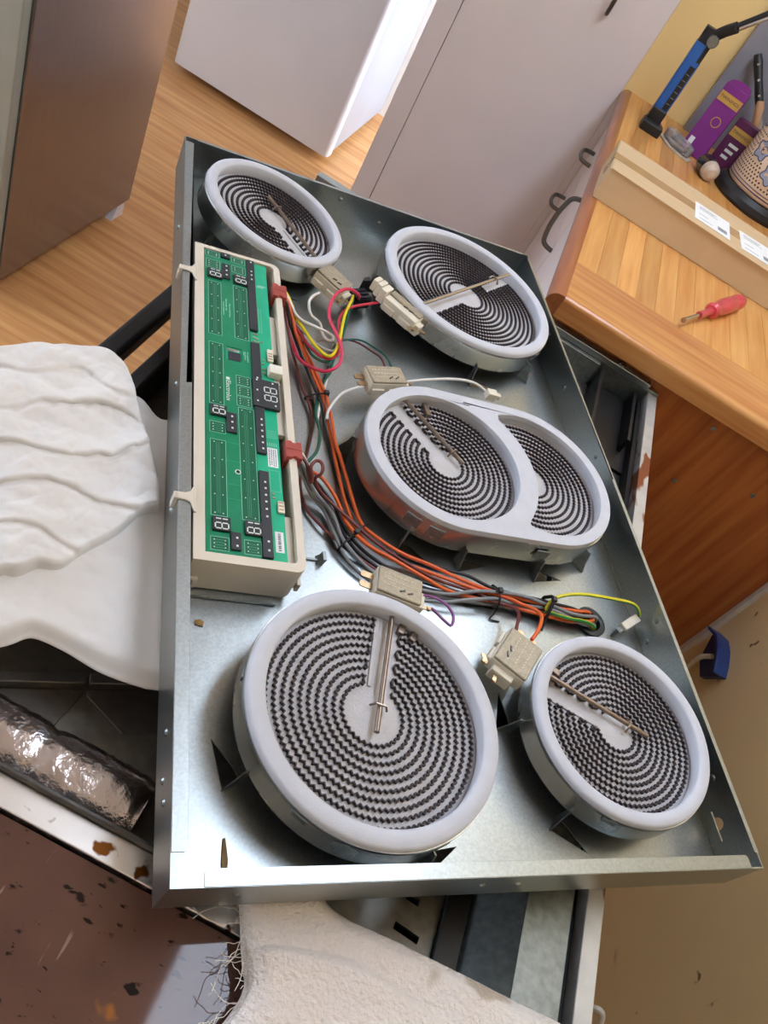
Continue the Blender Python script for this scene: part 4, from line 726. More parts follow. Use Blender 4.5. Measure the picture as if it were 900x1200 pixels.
 ('grey', 1.8, 'grey wire on the outer curve of the bundle nearest the large heater', [(102, 344.8, -8.3), (105.9, 345.3, -6.8), (109, 344.6, -9.7), (111.4, 343.6, -13.3), (113.9, 342.5, -16.7), (116.5, 341.4, -20.1), (119.1, 340.2, -23.5), (121.7, 338.9, -26.7), (124.5, 337.3, -29.7), (127.6, 335.4, -32.2), (130.9, 333.3, -34.1), (134.3, 331, -35.6), (137.5, 328.2, -36.7), (140.4, 325.1, -37.5), (142.6, 321.4, -38.1), (144, 317.2, -38.1), (144.8, 312.9, -37.8), (145.4, 308.5, -37.2), (146.1, 304.1, -36.5), (147.1, 299.8, -35.8), (148.4, 295.5, -35.3), (149.7, 291.3, -35.8), (151.3, 287.1, -36.4), (153, 283.1, -36.9), (155.1, 279.3, -37.3), (157.5, 275.6, -37.7), (160.1, 272, -38.1), (162.9, 268.6, -38.3), (165.9, 265.4, -38.6), (169.2, 262.5, -38.8), (172.7, 259.8, -39), (176.5, 257.5, -39.2), (180.4, 255.4, -39.5), (184.3, 253.4, -39.8), (188.4, 251.6, -40), (192.4, 250, -40.1), (196.6, 248.5, -40.2), (200.8, 247.1, -40.2), (205, 245.8, -40.1), (209.3, 244.7, -39.9), (213.6, 243.8, -39.5), (217.9, 243.1, -39), (222.2, 242.5, -38.5), (226.6, 242.1, -37.9), (231, 241.7, -37.3), (235.3, 241.4, -36.7), (241.9, 241.1, -35.7), (246.2, 241, -35.1), (250.6, 241, -34.4), (254.9, 241.3, -33.6), (259.2, 241.9, -32.7), (263.5, 242.6, -31.8), (267.8, 243.4, -31.1), (272.1, 244, -30.5), (276.5, 244.6, -30.1), (280.9, 245.1, -29.7), (285.3, 245.7, -29.4), (289.6, 246.3, -29), (294, 246.9, -28.6), (298.5, 247.5, -28.5), (302.8, 247.9, -29.1), (307.2, 247.9, -29.9), (311.6, 247.7, -30.7), (316, 247.3, -31.5), (320.4, 247.2, -32), (324.8, 247, -32.1), (329.2, 246.9, -32.2), (333.6, 246.8, -32.4), (338.1, 246.9, -32.5), (342.5, 247, -32.5), (347, 247.1, -32.6), (351.6, 247.3, -32.6), (356.2, 247.5, -32.6), (361.2, 247.2, -32.2), (365.3, 245.2, -31.2), (369.8, 243.3, -29.9), (375, 241.9, -30.3), (380.4, 240.7, -31.3), (386, 239.3, -32.1), (392, 237.8, -32.7), (398.1, 236.1, -33.4), (404, 235.4, -34.7), (409.4, 236.2, -36.2), (414.8, 237.4, -37.2), (415.7, 237, -39), (416.5, 237.1, -40.7), (417.1, 237.7, -42.4), (417.6, 238.5, -44.3), (418.1, 239.2, -46.7), (417.9, 239.7, -49.6), (416.9, 240.4, -52.3)]),
 ('grey', 1.8, 'grey wire between the two other grey wires of the bundle', [(102, 344.8, -3.2), (105.7, 345.3, -1.3), (109.1, 344.4, -3.7), (111.5, 343.3, -6.8), (113.9, 342.7, -10.4), (116.6, 342.1, -13.8), (119.3, 341.3, -17.3), (121.9, 340.5, -20.7), (124.6, 339.4, -23.9), (127.4, 337.9, -26.9), (130.4, 335.9, -29.4), (133.6, 333.6, -31.1), (136.8, 330.9, -32), (139.8, 327.9, -32.3), (142.6, 324.6, -32.3), (145.1, 321.1, -32.4), (147, 317.3, -32.7), (148.4, 313.2, -32.9), (149.4, 308.9, -32.9), (150.3, 304.6, -32.9), (151.1, 300.3, -32.8), (152.1, 296, -32.8), (153.6, 291.9, -32.7), (155.4, 287.8, -32.7), (157.5, 283.9, -32.7), (160, 280.3, -32.7), (162.9, 276.9, -32.8), (165.9, 273.6, -33), (169, 270.5, -33.1), (172.2, 267.4, -33.3), (175.7, 264.6, -33.5), (179.2, 261.9, -33.7), (183, 259.5, -34), (187, 257.5, -34.5), (191, 255.6, -35), (195.2, 254, -35.5), (199.4, 252.5, -36.1), (203.6, 251.4, -36.7), (207.9, 250.5, -37.2), (212.3, 249.9, -37.6), (216.7, 249.5, -37.9), (221.1, 249.2, -38.2), (225.5, 249.1, -38.5), (229.9, 249, -38.7), (234.3, 248.9, -39), (238.7, 248.8, -39.2), (240.9, 248.7, -39.2), (245.3, 248.6, -39.4), (249.7, 248.5, -39.5), (254.1, 248.3, -39.6), (258.5, 248.1, -39.6), (262.9, 247.9, -39.6), (267.3, 247.8, -39.5), (271.7, 247.6, -39.4), (276.2, 247.5, -39.2), (280.6, 247.4, -38.9), (285.1, 247.3, -38.7), (289.6, 247.2, -38.6), (294.1, 247.2, -38.6), (298.5, 247.4, -38.6), (302.9, 247.7, -38.6), (307.2, 247.9, -38.6), (311.6, 248, -38.6), (316, 247.9, -38.4), (320.5, 247.6, -38.2), (324.8, 247.3, -37.9), (329.2, 246.8, -37.5), (333.6, 246.3, -37.1), (338, 245.7, -36.7), (342.4, 245.3, -36.4), (346.8, 244.8, -36.1), (351.2, 244.3, -35.9), (355.7, 243.9, -35.8), (360.4, 243.5, -35.6), (365.2, 243.2, -34.7), (370.5, 243.3, -33.8), (376.6, 244.3, -33.4), (382.8, 244.6, -34.8), (389.6, 244.9, -36.6), (397.5, 245.4, -37.4), (406.5, 245.3, -37), (412.6, 245.7, -39.2), (414, 245.5, -39.9), (415.8, 245.3, -40.5), (418, 244.8, -40.7), (420.7, 244.2, -41.5), (423.7, 243.2, -42.5), (426.9, 242, -44.3), (428.4, 243.1, -48.9), (423.7, 244.5, -54), (417, 244.4, -59.4)]),
 ('maroon', 1.6, 'maroon wire making a small upright loop beside the nearer red connector', [(102, 352.5, -3.2), (106, 353.9, -2.4), (109.6, 351.5, -3.4), (112.5, 348.1, -4.7), (115, 344.6, -6.3), (116.4, 340.8, -8.3), (117.3, 337.1, -10.7), (118.3, 333.4, -12.8), (119.4, 332.6, -11.2), (118.8, 335.3, -7.9), (117.3, 338, -4.9), (115.8, 341.1, -2.3), (117.5, 344.9, -0.8), (120.5, 348.2, -0.2), (124.2, 347.5, 0.4), (126.2, 343.6, 0.2), (126.5, 339.7, -1.7), (125.3, 336.8, -4.6), (122.4, 335.9, -7.4), (122.7, 335.2, -11.5), (124.9, 335, -15.2), (127.6, 334.5, -18.5), (130.7, 333.5, -21.3), (134, 331.7, -23.3), (137.5, 329.6, -24.7), (141, 327.3, -25.9), (144.6, 325, -26.8), (148.1, 322.6, -27.6), (151.7, 320.1, -28.3), (155.3, 317.6, -28.9), (158.9, 315.1, -29.2), (162.4, 312.4, -30), (165.8, 309.7, -30.6), (169.3, 307.1, -31.2), (172.7, 304.4, -31.7), (176.1, 301.6, -32.1), (179.6, 298.9, -32.3), (183, 296.2, -32.5), (186.6, 293.6, -32.7), (190.2, 291.2, -32.8), (193.9, 288.7, -32.9), (197.6, 286.3, -32.9), (201.4, 284, -32.9), (205.2, 281.8, -32.9), (209.1, 279.7, -33.1), (213.1, 277.7, -33.3), (217.1, 275.9, -33.7), (221.2, 274.2, -34.3), (225.3, 272.7, -35), (229.5, 271.3, -35.7), (233.7, 270.1, -36.5), (237.9, 269, -37.1), (242.1, 267.8, -37.6), (246.3, 266.7, -37.9), (250.6, 265.6, -38), (254.8, 264.5, -38.1), (259.1, 263.4, -37.9), (263.3, 262.3, -37.7), (267.5, 261.1, -37.3), (271.6, 259.9, -36.7), (275.7, 258.5, -36), (279.7, 257, -35), (283.5, 255.1, -33.8), (287.4, 252.8, -32.9), (291.4, 250.5, -32), (295.2, 248.2, -31.9), (299.3, 246.4, -32), (303.5, 245.1, -31.5), (307.7, 244.1, -30.8), (311.8, 243.1, -29.8), (315.7, 241.6, -28.5), (318.2, 238.9, -26.5), (318.4, 235.4, -24), (317.3, 231.9, -21.7), (315.7, 228.3, -19.7), (313.8, 224.7, -18.1), (311.6, 221.2, -16.7), (309.2, 217.8, -15.5), (306.8, 214.2, -14.4), (304.5, 210.6, -13.5), (302.3, 206.8, -13.1), (300, 203, -13)]),
 ('maroon', 1.5, 'maroon wire lying on the tray floor close to the cream housing', [(102, 560.8, -8.3), (105.6, 562.8, -7), (108.4, 560.1, -8.2), (109.4, 556.7, -10.8), (110.3, 553.1, -13.3), (111.6, 549.6, -15.5), (113.1, 546, -17.7), (114.4, 542.5, -20), (115.8, 539, -22.3), (117.2, 535.5, -24.5), (118.6, 532.1, -26.9), (120.2, 528.9, -29.4), (122, 525.9, -32), (123.8, 522.9, -34.7), (125.7, 519.4, -36.6), (127.3, 515.5, -38), (128.4, 511.3, -38.8), (129.2, 507, -39.2), (129.9, 502.6, -39.4), (130.5, 498.3, -39.5), (131, 493.9, -39.4), (131.5, 489.5, -39.3), (132.1, 485.2, -39.1), (132.7, 480.8, -38.9), (133.5, 476.5, -38.9), (134.6, 472.2, -38.9), (136, 468, -38.8), (137.2, 463.8, -38.7), (138.1, 459.5, -38.7), (138.7, 455.1, -38.8), (139.4, 450.7, -38.9), (139.9, 446.4, -39.3), (140.2, 442, -39.7), (140.3, 437.6, -40.1), (140.1, 433.2, -40.5), (139.6, 428.8, -40.8), (138.9, 424.4, -41), (138, 420.1, -41.2), (137, 415.8, -41.3), (136, 411.5, -41.4), (134.9, 407.3, -41.4), (133.8, 403, -41.4), (132.7, 398.7, -41.5), (131.6, 394.5, -41.5), (130.5, 390.2, -41.5), (129.3, 385.9, -41.5), (128, 381.7, -41.5), (126.8, 377.5, -41.5), (125.6, 373.2, -41.5), (124.5, 369, -41.5), (123.4, 364.7, -41.5), (122.5, 360.4, -41.5), (121.9, 356, -41.4), (121.6, 351.6, -41.4), (121.6, 347.2, -41.3), (121.8, 342.8, -41.3), (122.3, 338.4, -41.1), (123, 334.1, -41), (123.8, 329.7, -40.7), (124.9, 325.5, -40.5), (126.6, 321.4, -40.2), (129, 317.7, -39.9), (131.5, 314.2, -39.4), (134.2, 310.7, -39), (137, 307.3, -38.8), (139.9, 304, -38.8), (143, 300.8, -38.8), (146.1, 297.8, -38.8), (149.3, 294.9, -38.9), (152.6, 291.9, -38.8), (155.9, 289, -38.8), (159.3, 286.2, -38.9), (162.8, 283.5, -38.9), (166.4, 280.9, -38.9), (170.1, 278.4, -38.9), (173.8, 276, -38.9), (177.5, 273.6, -38.9), (181.2, 271.2, -38.9), (185, 268.9, -39.2), (188.8, 266.7, -39.7), (192.8, 264.7, -40), (196.8, 262.8, -40.4), (200.9, 261.1, -40.7), (205.1, 259.6, -40.9), (209.3, 258.3, -41.1), (213.6, 257.2, -41.2), (217.9, 256.2, -41.3), (222.3, 255.4, -41.3), (226.6, 254.7, -41.3), (231, 254.1, -41.3), (235.4, 253.5, -41.3), (239.8, 253, -41.2), (244.2, 252.6, -41.2), (248.6, 252.3, -41.1), (253, 252, -41), (257.4, 251.8, -40.8), (261.8, 251.6, -40.6), (266.2, 251.4, -40.4), (270.5, 251.2, -40.1), (274.9, 251.1, -39.8), (279.3, 251, -39.4), (283.6, 250.9, -39.1), (288, 251, -38.9), (292.4, 251.1, -38.9), (296.9, 251.3, -38.8), (301.4, 251.4, -38.8), (305.9, 251.5, -38.8), (310.4, 251.5, -38.7), (314.9, 251.4, -38.7), (319.5, 251.2, -38.6), (324, 250.9, -38.4), (328.5, 250.4, -38.2), (333, 249.8, -37.9), (337.4, 249.3, -37.3), (341.7, 248.9, -36.7), (346.1, 248.5, -36.6), (350.5, 248, -36.6), (354.9, 247.5, -36.6), (359.5, 246.9, -36.6), (364.4, 246.3, -36.6), (369.5, 245.5, -36.6), (375, 243.9, -36.6), (380.8, 242.4, -36.9), (387.7, 241.7, -37.2), (395.1, 242, -37.3), (402.8, 241.9, -37.3), (411.4, 242.7, -41), (411.7, 242.9, -42.1), (412.4, 242.9, -43.8), (413.4, 242.7, -45.5), (414.9, 242.6, -47.1), (417, 242.8, -47.9), (419.4, 243.8, -48.3), (420.4, 245.8, -49.3), (419.8, 246.5, -52.5), (417.6, 247.3, -55.2)]),
 ('green', 1.6, 'dark green wire from black plug down to the nearer red connector', [(102, 360.2, -8.3), (106.4, 360.7, -8), (108.7, 359.4, -10.4), (109.1, 355.2, -12.4), (112.6, 353.9, -13.9), (116.7, 355.8, -13.8), (119.4, 358.9, -14.4), (122.1, 362.3, -15), (124.6, 365.8, -15.6), (126.9, 369.4, -16.3), (129.1, 373.1, -17.2), (131, 376.9, -18.3), (132.6, 380.8, -19.5), (134.1, 384.8, -20.6), (135.5, 388.8, -21.8), (136.7, 392.9, -23), (137.9, 397, -24.2), (138.9, 401.1, -25.3), (139.8, 405.3, -26.5), (140.7, 409.5, -27.6), (141.4, 413.7, -28.7), (141.8, 417.9, -29.7), (141.9, 422.2, -30.8), (142, 426.4, -31.9), (141.9, 430.7, -32.8), (141.9, 435.1, -33.7), (142, 439.4, -34.5), (142.3, 443.8, -35), (142.9, 448.2, -35.4), (143.6, 452.5, -35.7), (144.7, 456.9, -35.8), (146, 461.2, -35.7), (147.3, 465.6, -36.4), (148.4, 469.8, -37.2), (149.6, 474, -37.8), (151, 478.1, -37.9), (152.4, 482.3, -37.9), (153.8, 486.4, -37.9), (155.3, 490.5, -37.8), (157, 494.6, -37.6), (158.9, 498.5, -37.4), (160.9, 502.4, -37.3), (163, 506.2, -37.2), (165.1, 510, -37), (166.4, 514.3, -37.1), (167.6, 518.6, -37.2), (168.8, 522.8, -37.3), (170.1, 527.1, -37.3), (171.4, 531.3, -37.1), (172.7, 535.4, -36.7), (174, 539.6, -36.1), (175.2, 543.7, -35.2), (176.4, 547.7, -34), (177.6, 551.7, -32.5), (178.8, 555.7, -31), (179.9, 559.6, -29.5), (181, 563.6, -28), (182.2, 567.7, -26.8), (183.3, 571.9, -25.8), (184.3, 576.1, -25.1), (185.2, 580.4, -24.6), (186.1, 584.7, -24.2), (187, 589, -23.9), (188, 593.3, -23.8), (189.2, 597.5, -23.9), (190.6, 601.6, -24.2), (192.5, 605.6, -24.8), (194.5, 609.3, -25.8), (196.7, 613, -26.9), (198.7, 616.7, -28), (200.3, 620.7, -29), (201.2, 625, -29.5), (201.4, 629.4, -29.8), (201.2, 633.8, -30), (201.1, 638.2, -29.7), (201, 642.5, -29.5)]),
 ('white', 1.6, 'white wire curling into the nearer red connector', [(102, 356.4, -3.2), (106.3, 356.5, -2.3), (110.1, 355.8, -4.3), (113.2, 354.2, -7.3), (115.9, 353.1, -10.5), (118.9, 352.9, -13.8), (121.5, 355.4, -16.4), (123.6, 359.1, -17.6), (125.4, 363.1, -18.4), (127, 367.2, -19.3), (128.5, 371.3, -20.3), (129.9, 375.3, -21.4), (131.2, 379.3, -22.7), (132.5, 383.4, -24), (133.7, 387.4, -25.3), (134.8, 391.5, -26.6), (135.9, 395.6, -27.9), (136.9, 399.7, -29.2), (137.9, 403.8, -30.7), (138.8, 407.8, -32.1), (139.7, 411.9, -33.5), (140.5, 416, -34.8), (141.3, 420.2, -35.9), (142.2, 424.4, -36.7), (143, 428.6, -37.3), (143.8, 432.9, -37.6), (144.5, 437.2, -37.6), (145.3, 441.6, -37.3), (146, 445.9, -36.9), (146.8, 450.3, -36.2), (147.7, 454.8, -35.8), (148.9, 459.2, -36.6), (150, 463.4, -37.5), (151.2, 467.7, -38.1), (152.5, 471.9, -38.4), (153.8, 476, -38.6), (155.2, 480.2, -38.7), (156.5, 484.4, -38.8), (157.9, 488.5, -39.2), (159.2, 492.7, -39.8), (160.4, 497, -40.3), (161.6, 501.3, -40.6), (162.8, 505.6, -40.9), (164, 510, -41.1)]),
 ('white', 1.6, 'white wire looping from the farther red connector to a terminal block', [(102, 572.4, -3.2), (106.1, 573.7, -2.6), (109.5, 571.2, -3.5), (112, 567.8, -4.9), (114.3, 564.2, -6.3), (116.6, 560.7, -7.6), (118.7, 557.2, -9), (121.1, 553.9, -10), (124.3, 551, -10.3), (127.8, 548.5, -10.3), (131.4, 546.4, -9.8), (135.2, 544.4, -9.2), (139, 542.6, -8.5), (142.9, 540.8, -8.2), (147, 539.3, -7.8), (151.2, 537.9, -7.6), (155.2, 536.3, -7.7), (159, 534.3, -8.5), (160.3, 531.9, -11.1), (157.3, 532.3, -13.9), (154.3, 535.4, -15.2), (151.5, 541.3, -15.7), (150.9, 545.6, -15.4), (150.5, 550, -14.9), (149.8, 554.4, -14.3), (148, 558.3, -13.7), (144.1, 560.3, -12.9), (140.3, 562.3, -12.2), (138.3, 566.1, -11.9), (137.6, 570.5, -11.8), (137.4, 574.9, -11.8), (137.6, 579.4, -11.8), (138.2, 583.8, -12), (139.3, 588, -12.4), (141, 592.1, -12.8), (142.9, 596.1, -13.3), (145, 599.9, -14), (147.3, 603.6, -14.9), (149.8, 607.2, -15.9), (152.4, 610.6, -16.9), (155, 614, -18)]),
 ('palegrey', 1.4, 'pale grey wire looping beneath the white loop', [(102, 572.4, -8.3), (106.2, 573.4, -7.6), (109, 571.6, -10), (110.5, 569.5, -13.9), (112.5, 566.9, -17.3), (115, 564.1, -20.1), (118, 560.8, -21.1), (121.4, 557.6, -21.3), (124.5, 554, -21.1), (126.5, 549.7, -20.3), (129.1, 545.8, -19.6), (131.7, 542, -19), (134.3, 538.4, -18.5), (136.9, 534.7, -18.1), (139.5, 531.1, -17.8), (142.2, 527.5, -17.3), (145, 524.2, -16.7), (148.2, 521.3, -16), (151.6, 518.8, -15), (155.3, 516.8, -13.8), (159.4, 516.1, -12.4), (162.7, 518.6, -11.3), (164.6, 522.5, -10.6), (164.9, 526.8, -11.2), (163.4, 530.5, -12.8), (160.8, 533.4, -14.9), (157.7, 535.7, -16.9), (154.3, 537.6, -18.9), (150.9, 539, -21.2), (147.5, 539.1, -23.9), (144.8, 537.4, -26.9), (142.9, 534.7, -29.7), (141.5, 531.3, -32.3), (140.6, 527.6, -34.3), (140.1, 523.5, -35.8), (140, 519.2, -36.8), (140.2, 514.8, -37.5), (140.5, 510.5, -38), (141, 506.1, -38.3), (141.5, 501.7, -38.5), (142, 497.4, -38.7), (142.6, 493, -38.8), (143.1, 488.6, -38.8), (143.5, 484.2, -38.9), (143.9, 479.9, -39), (144.3, 475.5, -39), (144.8, 471.1, -39), (145.2, 466.7, -39), (145.7, 462.2, -39), (146.7, 457.9, -39), (147.9, 453.6, -39), (149.1, 449.3, -39), (150, 445, -41)]),
 ('yellow', 1.7, 'plain yellow wire looping up to the black plug', [(102, 576.2, -3.2), (106.1, 577.4, -2.4), (110.1, 575.7, -3.8), (112.6, 572.4, -5.5), (114.8, 569, -7.1), (116.9, 565.4, -8.7), (118.4, 561.6, -10.8), (120, 557.8, -12.7), (121.9, 554, -13.6), (123.9, 550.3, -13.9), (126, 546.6, -13.7), (128.1, 542.9, -13.7), (130.1, 539.1, -14), (132.1, 535.2, -14.2), (134.2, 531.4, -14.5), (136.3, 527.6, -14.7), (138.6, 523.8, -14.8), (141, 520.1, -14.8), (143.6, 516.5, -14.8), (146.3, 513, -14.6), (149.2, 509.8, -14.2), (152.7, 507.1, -13.5), (156.5, 507.2, -11.8), (159, 510.4, -9.9), (160.9, 514.2, -8.8), (162.4, 518.3, -7.9), (163.6, 522.5, -7.3), (164.8, 526.8, -6.9), (165.9, 531, -6.6), (167, 535.3, -6.3), (168, 539.7, -6), (168.9, 544, -5.7), (169.9, 548.3, -5.4), (170.8, 552.6, -5.1), (171.8, 556.9, -4.8), (172.9, 561.2, -4.6), (174, 565.5, -4.4), (175.3, 569.7, -4.3), (176.7, 573.9, -4.2), (178.2, 578, -4.1), (179.8, 582.1, -4), (181.5, 586.2, -4.2), (183.2, 590.3, -4.8), (184.9, 594.4, -5.7), (186.7, 598.4, -6.7), (188.3, 602.4, -8), (189.9, 606.4, -9.4), (191.4, 610.3, -11.1), (192.9, 614.1, -12.9), (194.4, 617.9, -14.8), (195.9, 621.6, -16.8), (197.3, 625.3, -18.8), (198.7, 629, -20.9), (200.1, 632.6, -22.9), (201.6, 636.3, -25), (203, 640, -27)]),
 ('red', 1.6, 'red wire running to the long cream terminal block', [(102, 576.2, -8.3), (106.1, 577.6, -7.7), (109.7, 575.6, -9), (112.3, 572.7, -11), (113.8, 569, -13.3), (115, 565.3, -15.7), (115.2, 561, -17.9), (115.9, 556.5, -19.2), (117.6, 552.3, -19.6), (120.6, 549.1, -19.8), (123.9, 546, -20.4), (126.5, 542.2, -20.5), (128.6, 538.2, -20.5), (130.5, 534.1, -20.4), (132.4, 530.1, -20.2), (134.5, 526.1, -20), (136.9, 522.4, -19.7), (139.5, 518.8, -19.5), (142.3, 515.3, -19.1), (145.3, 512.1, -18.7), (148.8, 509.3, -18), (152.7, 507.6, -17.2), (157, 507.5, -15.9), (160.9, 509.3, -14.6), (163.6, 512.5, -13.5), (165.5, 516.5, -12.8), (166.9, 520.8, -12.5), (168, 525.1, -12.3), (169.2, 531.6, -11.9), (169.8, 535.9, -11.6), (170.1, 540.3, -11.2), (169.7, 544.5, -10.4), (168.8, 548.7, -9.5), (168, 552.9, -8.5), (168.1, 557.2, -7.9), (168.9, 561.5, -7.4), (170, 565.7, -7.1), (171.5, 569.9, -6.9), (173.3, 573.9, -6.9), (175.5, 577.8, -7), (177.9, 581.5, -7.2), (180.7, 585, -7.6), (183.8, 588.1, -7.9), (186.9, 591, -8), (190.2, 593.9, -8.2), (193.6, 596.6, -8.5), (197, 599.3, -8.9), (200.5, 601.9, -9.3), (204, 604.5, -9.7), (207.4, 607.1, -10.2), (211, 609.7, -10.8), (214.5, 612.3, -11.3), (218, 614.8, -11.9), (221.5, 617.4, -12.4), (225, 620, -13)]),
 ('pink', 1.8, 'pink wire making the widest high loop into the black plug', [(102, 564.6, -8.3), (105.3, 566.8, -6.7), (109.4, 565.1, -8.2), (110.4, 561.4, -11), (111.5, 558.1, -13.9), (112.7, 554.9, -16.7), (113.9, 551.7, -19.5), (115.4, 548.5, -22.3), (117, 545.2, -24.8), (118.9, 541.8, -27), (120.9, 538.4, -28.9), (122.9, 534.8, -30.7), (124.7, 531, -32), (126, 526.8, -32.7), (126.8, 522.5, -32.6), (127.5, 518.2, -32.2), (128.9, 514.2, -31.6), (130.7, 510.3, -30.7), (132.7, 506.7, -29.5), (134.9, 503.2, -28), (137.3, 499.9, -26.4), (140, 496.8, -24.8), (142.8, 494, -23), (145.8, 491.4, -21.1), (149.2, 489.5, -19.1), (153, 489.1, -17), (156.7, 490.4, -15.3), (160.1, 492.8, -13.7), (162.9, 495.8, -12.1), (164.7, 499.4, -10.3), (165.6, 503.4, -8.7), (166, 507.5, -7.2), (165.9, 511.7, -5.8), (165.1, 515.8, -4.6), (163.8, 519.9, -3.6), (163.1, 521.9, -3.1), (161.6, 526, -2.3), (160.3, 530.1, -1.7), (158.7, 534.2, -1.2), (157.1, 538.3, -0.8), (155.6, 542.5, -0.4), (154.5, 546.7, -0.2), (153.9, 551.1, 0), (153.8, 555.5, 0.2), (154.1, 559.8, 0.2), (154.7, 564.2, 0.2), (155.6, 568.5, 0.2), (156.7, 572.8, 0), (157.9, 577, -0.1), (159.4, 581.1, -0.4), (161, 585.2, -0.7), (162.8, 589.3, -1), (164.7, 593.2, -1.3), (166.7, 597.1, -1.6), (168.9, 600.9, -2), (171.5, 604.5, -2.3), (174.4, 607.8, -2.4), (177.5, 610.9, -2.6), (180.8, 613.8, -3), (184.2, 616.4, -3.8), (187.8, 618.7, -5), (191.5, 620.4, -6.6), (195.2, 621.8, -8.4), (198.8, 623.3, -10.6), (202, 625, -13), (204.4, 627.3, -16), (206.2, 629.6, -19.2), (207.6, 632.1, -22.6), (209, 634.5, -26)]),
 ('green', 1.5, 'dark green wire looping under the yellow wire', [(102, 568.5, -8.3), (105.7, 570.2, -7.2), (111.3, 568.2, -8.3), (114.1, 566.2, -10.8), (117, 563.9, -13.2), (120, 561.1, -15.2), (123, 558.3, -16.9), (126, 555.5, -18.6), (128.6, 552.3, -20.6), (130.1, 548.7, -22.5), (131.6, 544.8, -24), (132.8, 540.5, -24.7), (133.6, 536, -24.5), (134.2, 531.5, -24), (135.3, 527.1, -23.7), (136.4, 522.8, -23.4), (137.6, 518.5, -23), (139.3, 514.5, -22.5), (142.1, 511.2, -22.2), (145.6, 508.6, -21.9), (149.6, 506.8, -21.6), (153.7, 506.3, -20.8), (157.4, 507.9, -19.3), (160.2, 511, -17.9), (162.4, 514.7, -17), (164.3, 518.6, -16.4), (166.1, 522.6, -15.9), (167.7, 526.7, -15.6), (169.2, 530.8, -15.3), (170.6, 534.9, -14.9), (172, 539.1, -14.6), (173.3, 543.4, -14.4), (174.6, 547.6, -14.2), (175.9, 551.9, -14.1), (177.1, 556.2, -14), (178.3, 560.4, -13.9), (179.5, 564.7, -13.9), (180.7, 569, -13.9), (181.9, 573.3, -13.9), (183.2, 577.5, -14), (184.4, 581.8, -14.1), (185.7, 586, -14.1), (186.9, 590.3, -14.1), (188.2, 594.5, -14.2), (189.5, 598.7, -14.4), (190.9, 602.9, -14.8), (192.3, 607.1, -15.6), (193.8, 611.1, -16.6), (195.4, 615, -18.1), (197, 618.8, -19.7), (198.6, 622.5, -21.5), (200.2, 626.1, -23.4), (201.9, 629.8, -25.4), (203.5, 633.3, -27.4), (205, 637, -29.5)]),
 ('green', 1.1, 'thin dark green wire arching to the oval heater terminal block', [(164, 518, -36), (165.3, 522.2, -35.7), (166.5, 526.4, -35.4), (167.7, 530.6, -35.1), (168.9, 534.8, -34.9), (170.2, 539, -34.6), (171.5, 543.2, -34.3), (172.9, 547.4, -34.1), (174.5, 551.5, -33.8), (176.3, 555.5, -33.4), (178.7, 559.1, -32.9), (182.4, 561.3, -32.1), (186.5, 562.9, -31.2), (190.6, 564.2, -30.4), (194.8, 565.1, -29.6), (199.1, 565.4, -28.7), (203.4, 564.8, -27.8), (205.4, 564.1, -27.3), (209.1, 561.8, -26.4), (212.3, 559, -25.6), (215.4, 555.9, -24.8), (218.3, 552.7, -23.9), (221.1, 549.5, -22.9), (223.8, 546, -22), (225.9, 542.3, -21.1), (227.6, 538.3, -20.2), (228.7, 534.1, -19.5), (229.3, 529.8, -18.9), (229.8, 525.5, -18.3), (230.2, 521.1, -17.7), (230.4, 516.7, -17.1), (230.7, 512.4, -16.6), (231, 508, -16)]),
 ('maroon', 1.1, 'thin maroon wire arching to the oval heater terminal block', [(163, 512, -38), (164.1, 516.5, -38.2), (165, 520.9, -38.3), (166, 525.2, -38), (166.9, 529.5, -37.7), (168, 533.8, -37.4), (169.1, 538, -37.1), (170.3, 542.3, -36.8), (171.7, 546.5, -36.5), (173.2, 550.6, -36.2), (175, 554.7, -35.8), (177, 558.6, -35.4), (179.6, 562.2, -34.9), (182.9, 565.1, -34.3), (187, 566.5, -33.6), (191.4, 566.6, -32.8), (195.6, 565.7, -32), (199.7, 564.2, -31.2), (203.5, 561.9, -30.3), (206.8, 559.1, -29.5), (209.9, 556, -28.7), (212.8, 552.7, -27.8), (215.5, 549.4, -26.8), (218, 546, -25.5), (220.1, 542.4, -24), (221.5, 538.4, -22.6), (222.3, 534.2, -21.6), (222.7, 529.8, -20.7), (222.9, 525.5, -19.9), (222.9, 521.1, -19.2), (223, 516.7, -18.5), (223, 512.4, -17.7), (223, 508, -17)]),
 ('white', 1.5, 'short white wire joining the bundle to the oval heater terminal block', [(151, 433, -30), (151.6, 437.4, -29.4), (152.5, 441.8, -28.7), (154, 446, -28), (156.1, 450, -27.3), (158.3, 453.8, -26.5), (160.7, 457.6, -25.8), (163.2, 461.3, -25), (165.9, 464.8, -24), (168.9, 467.9, -22.8), (172.5, 470.1, -21.1), (176.3, 472.2, -19.9), (180.2, 474.5, -19.3), (184.1, 476.7, -18.8), (188.1, 478.8, -18.4), (192, 481, -18)]),
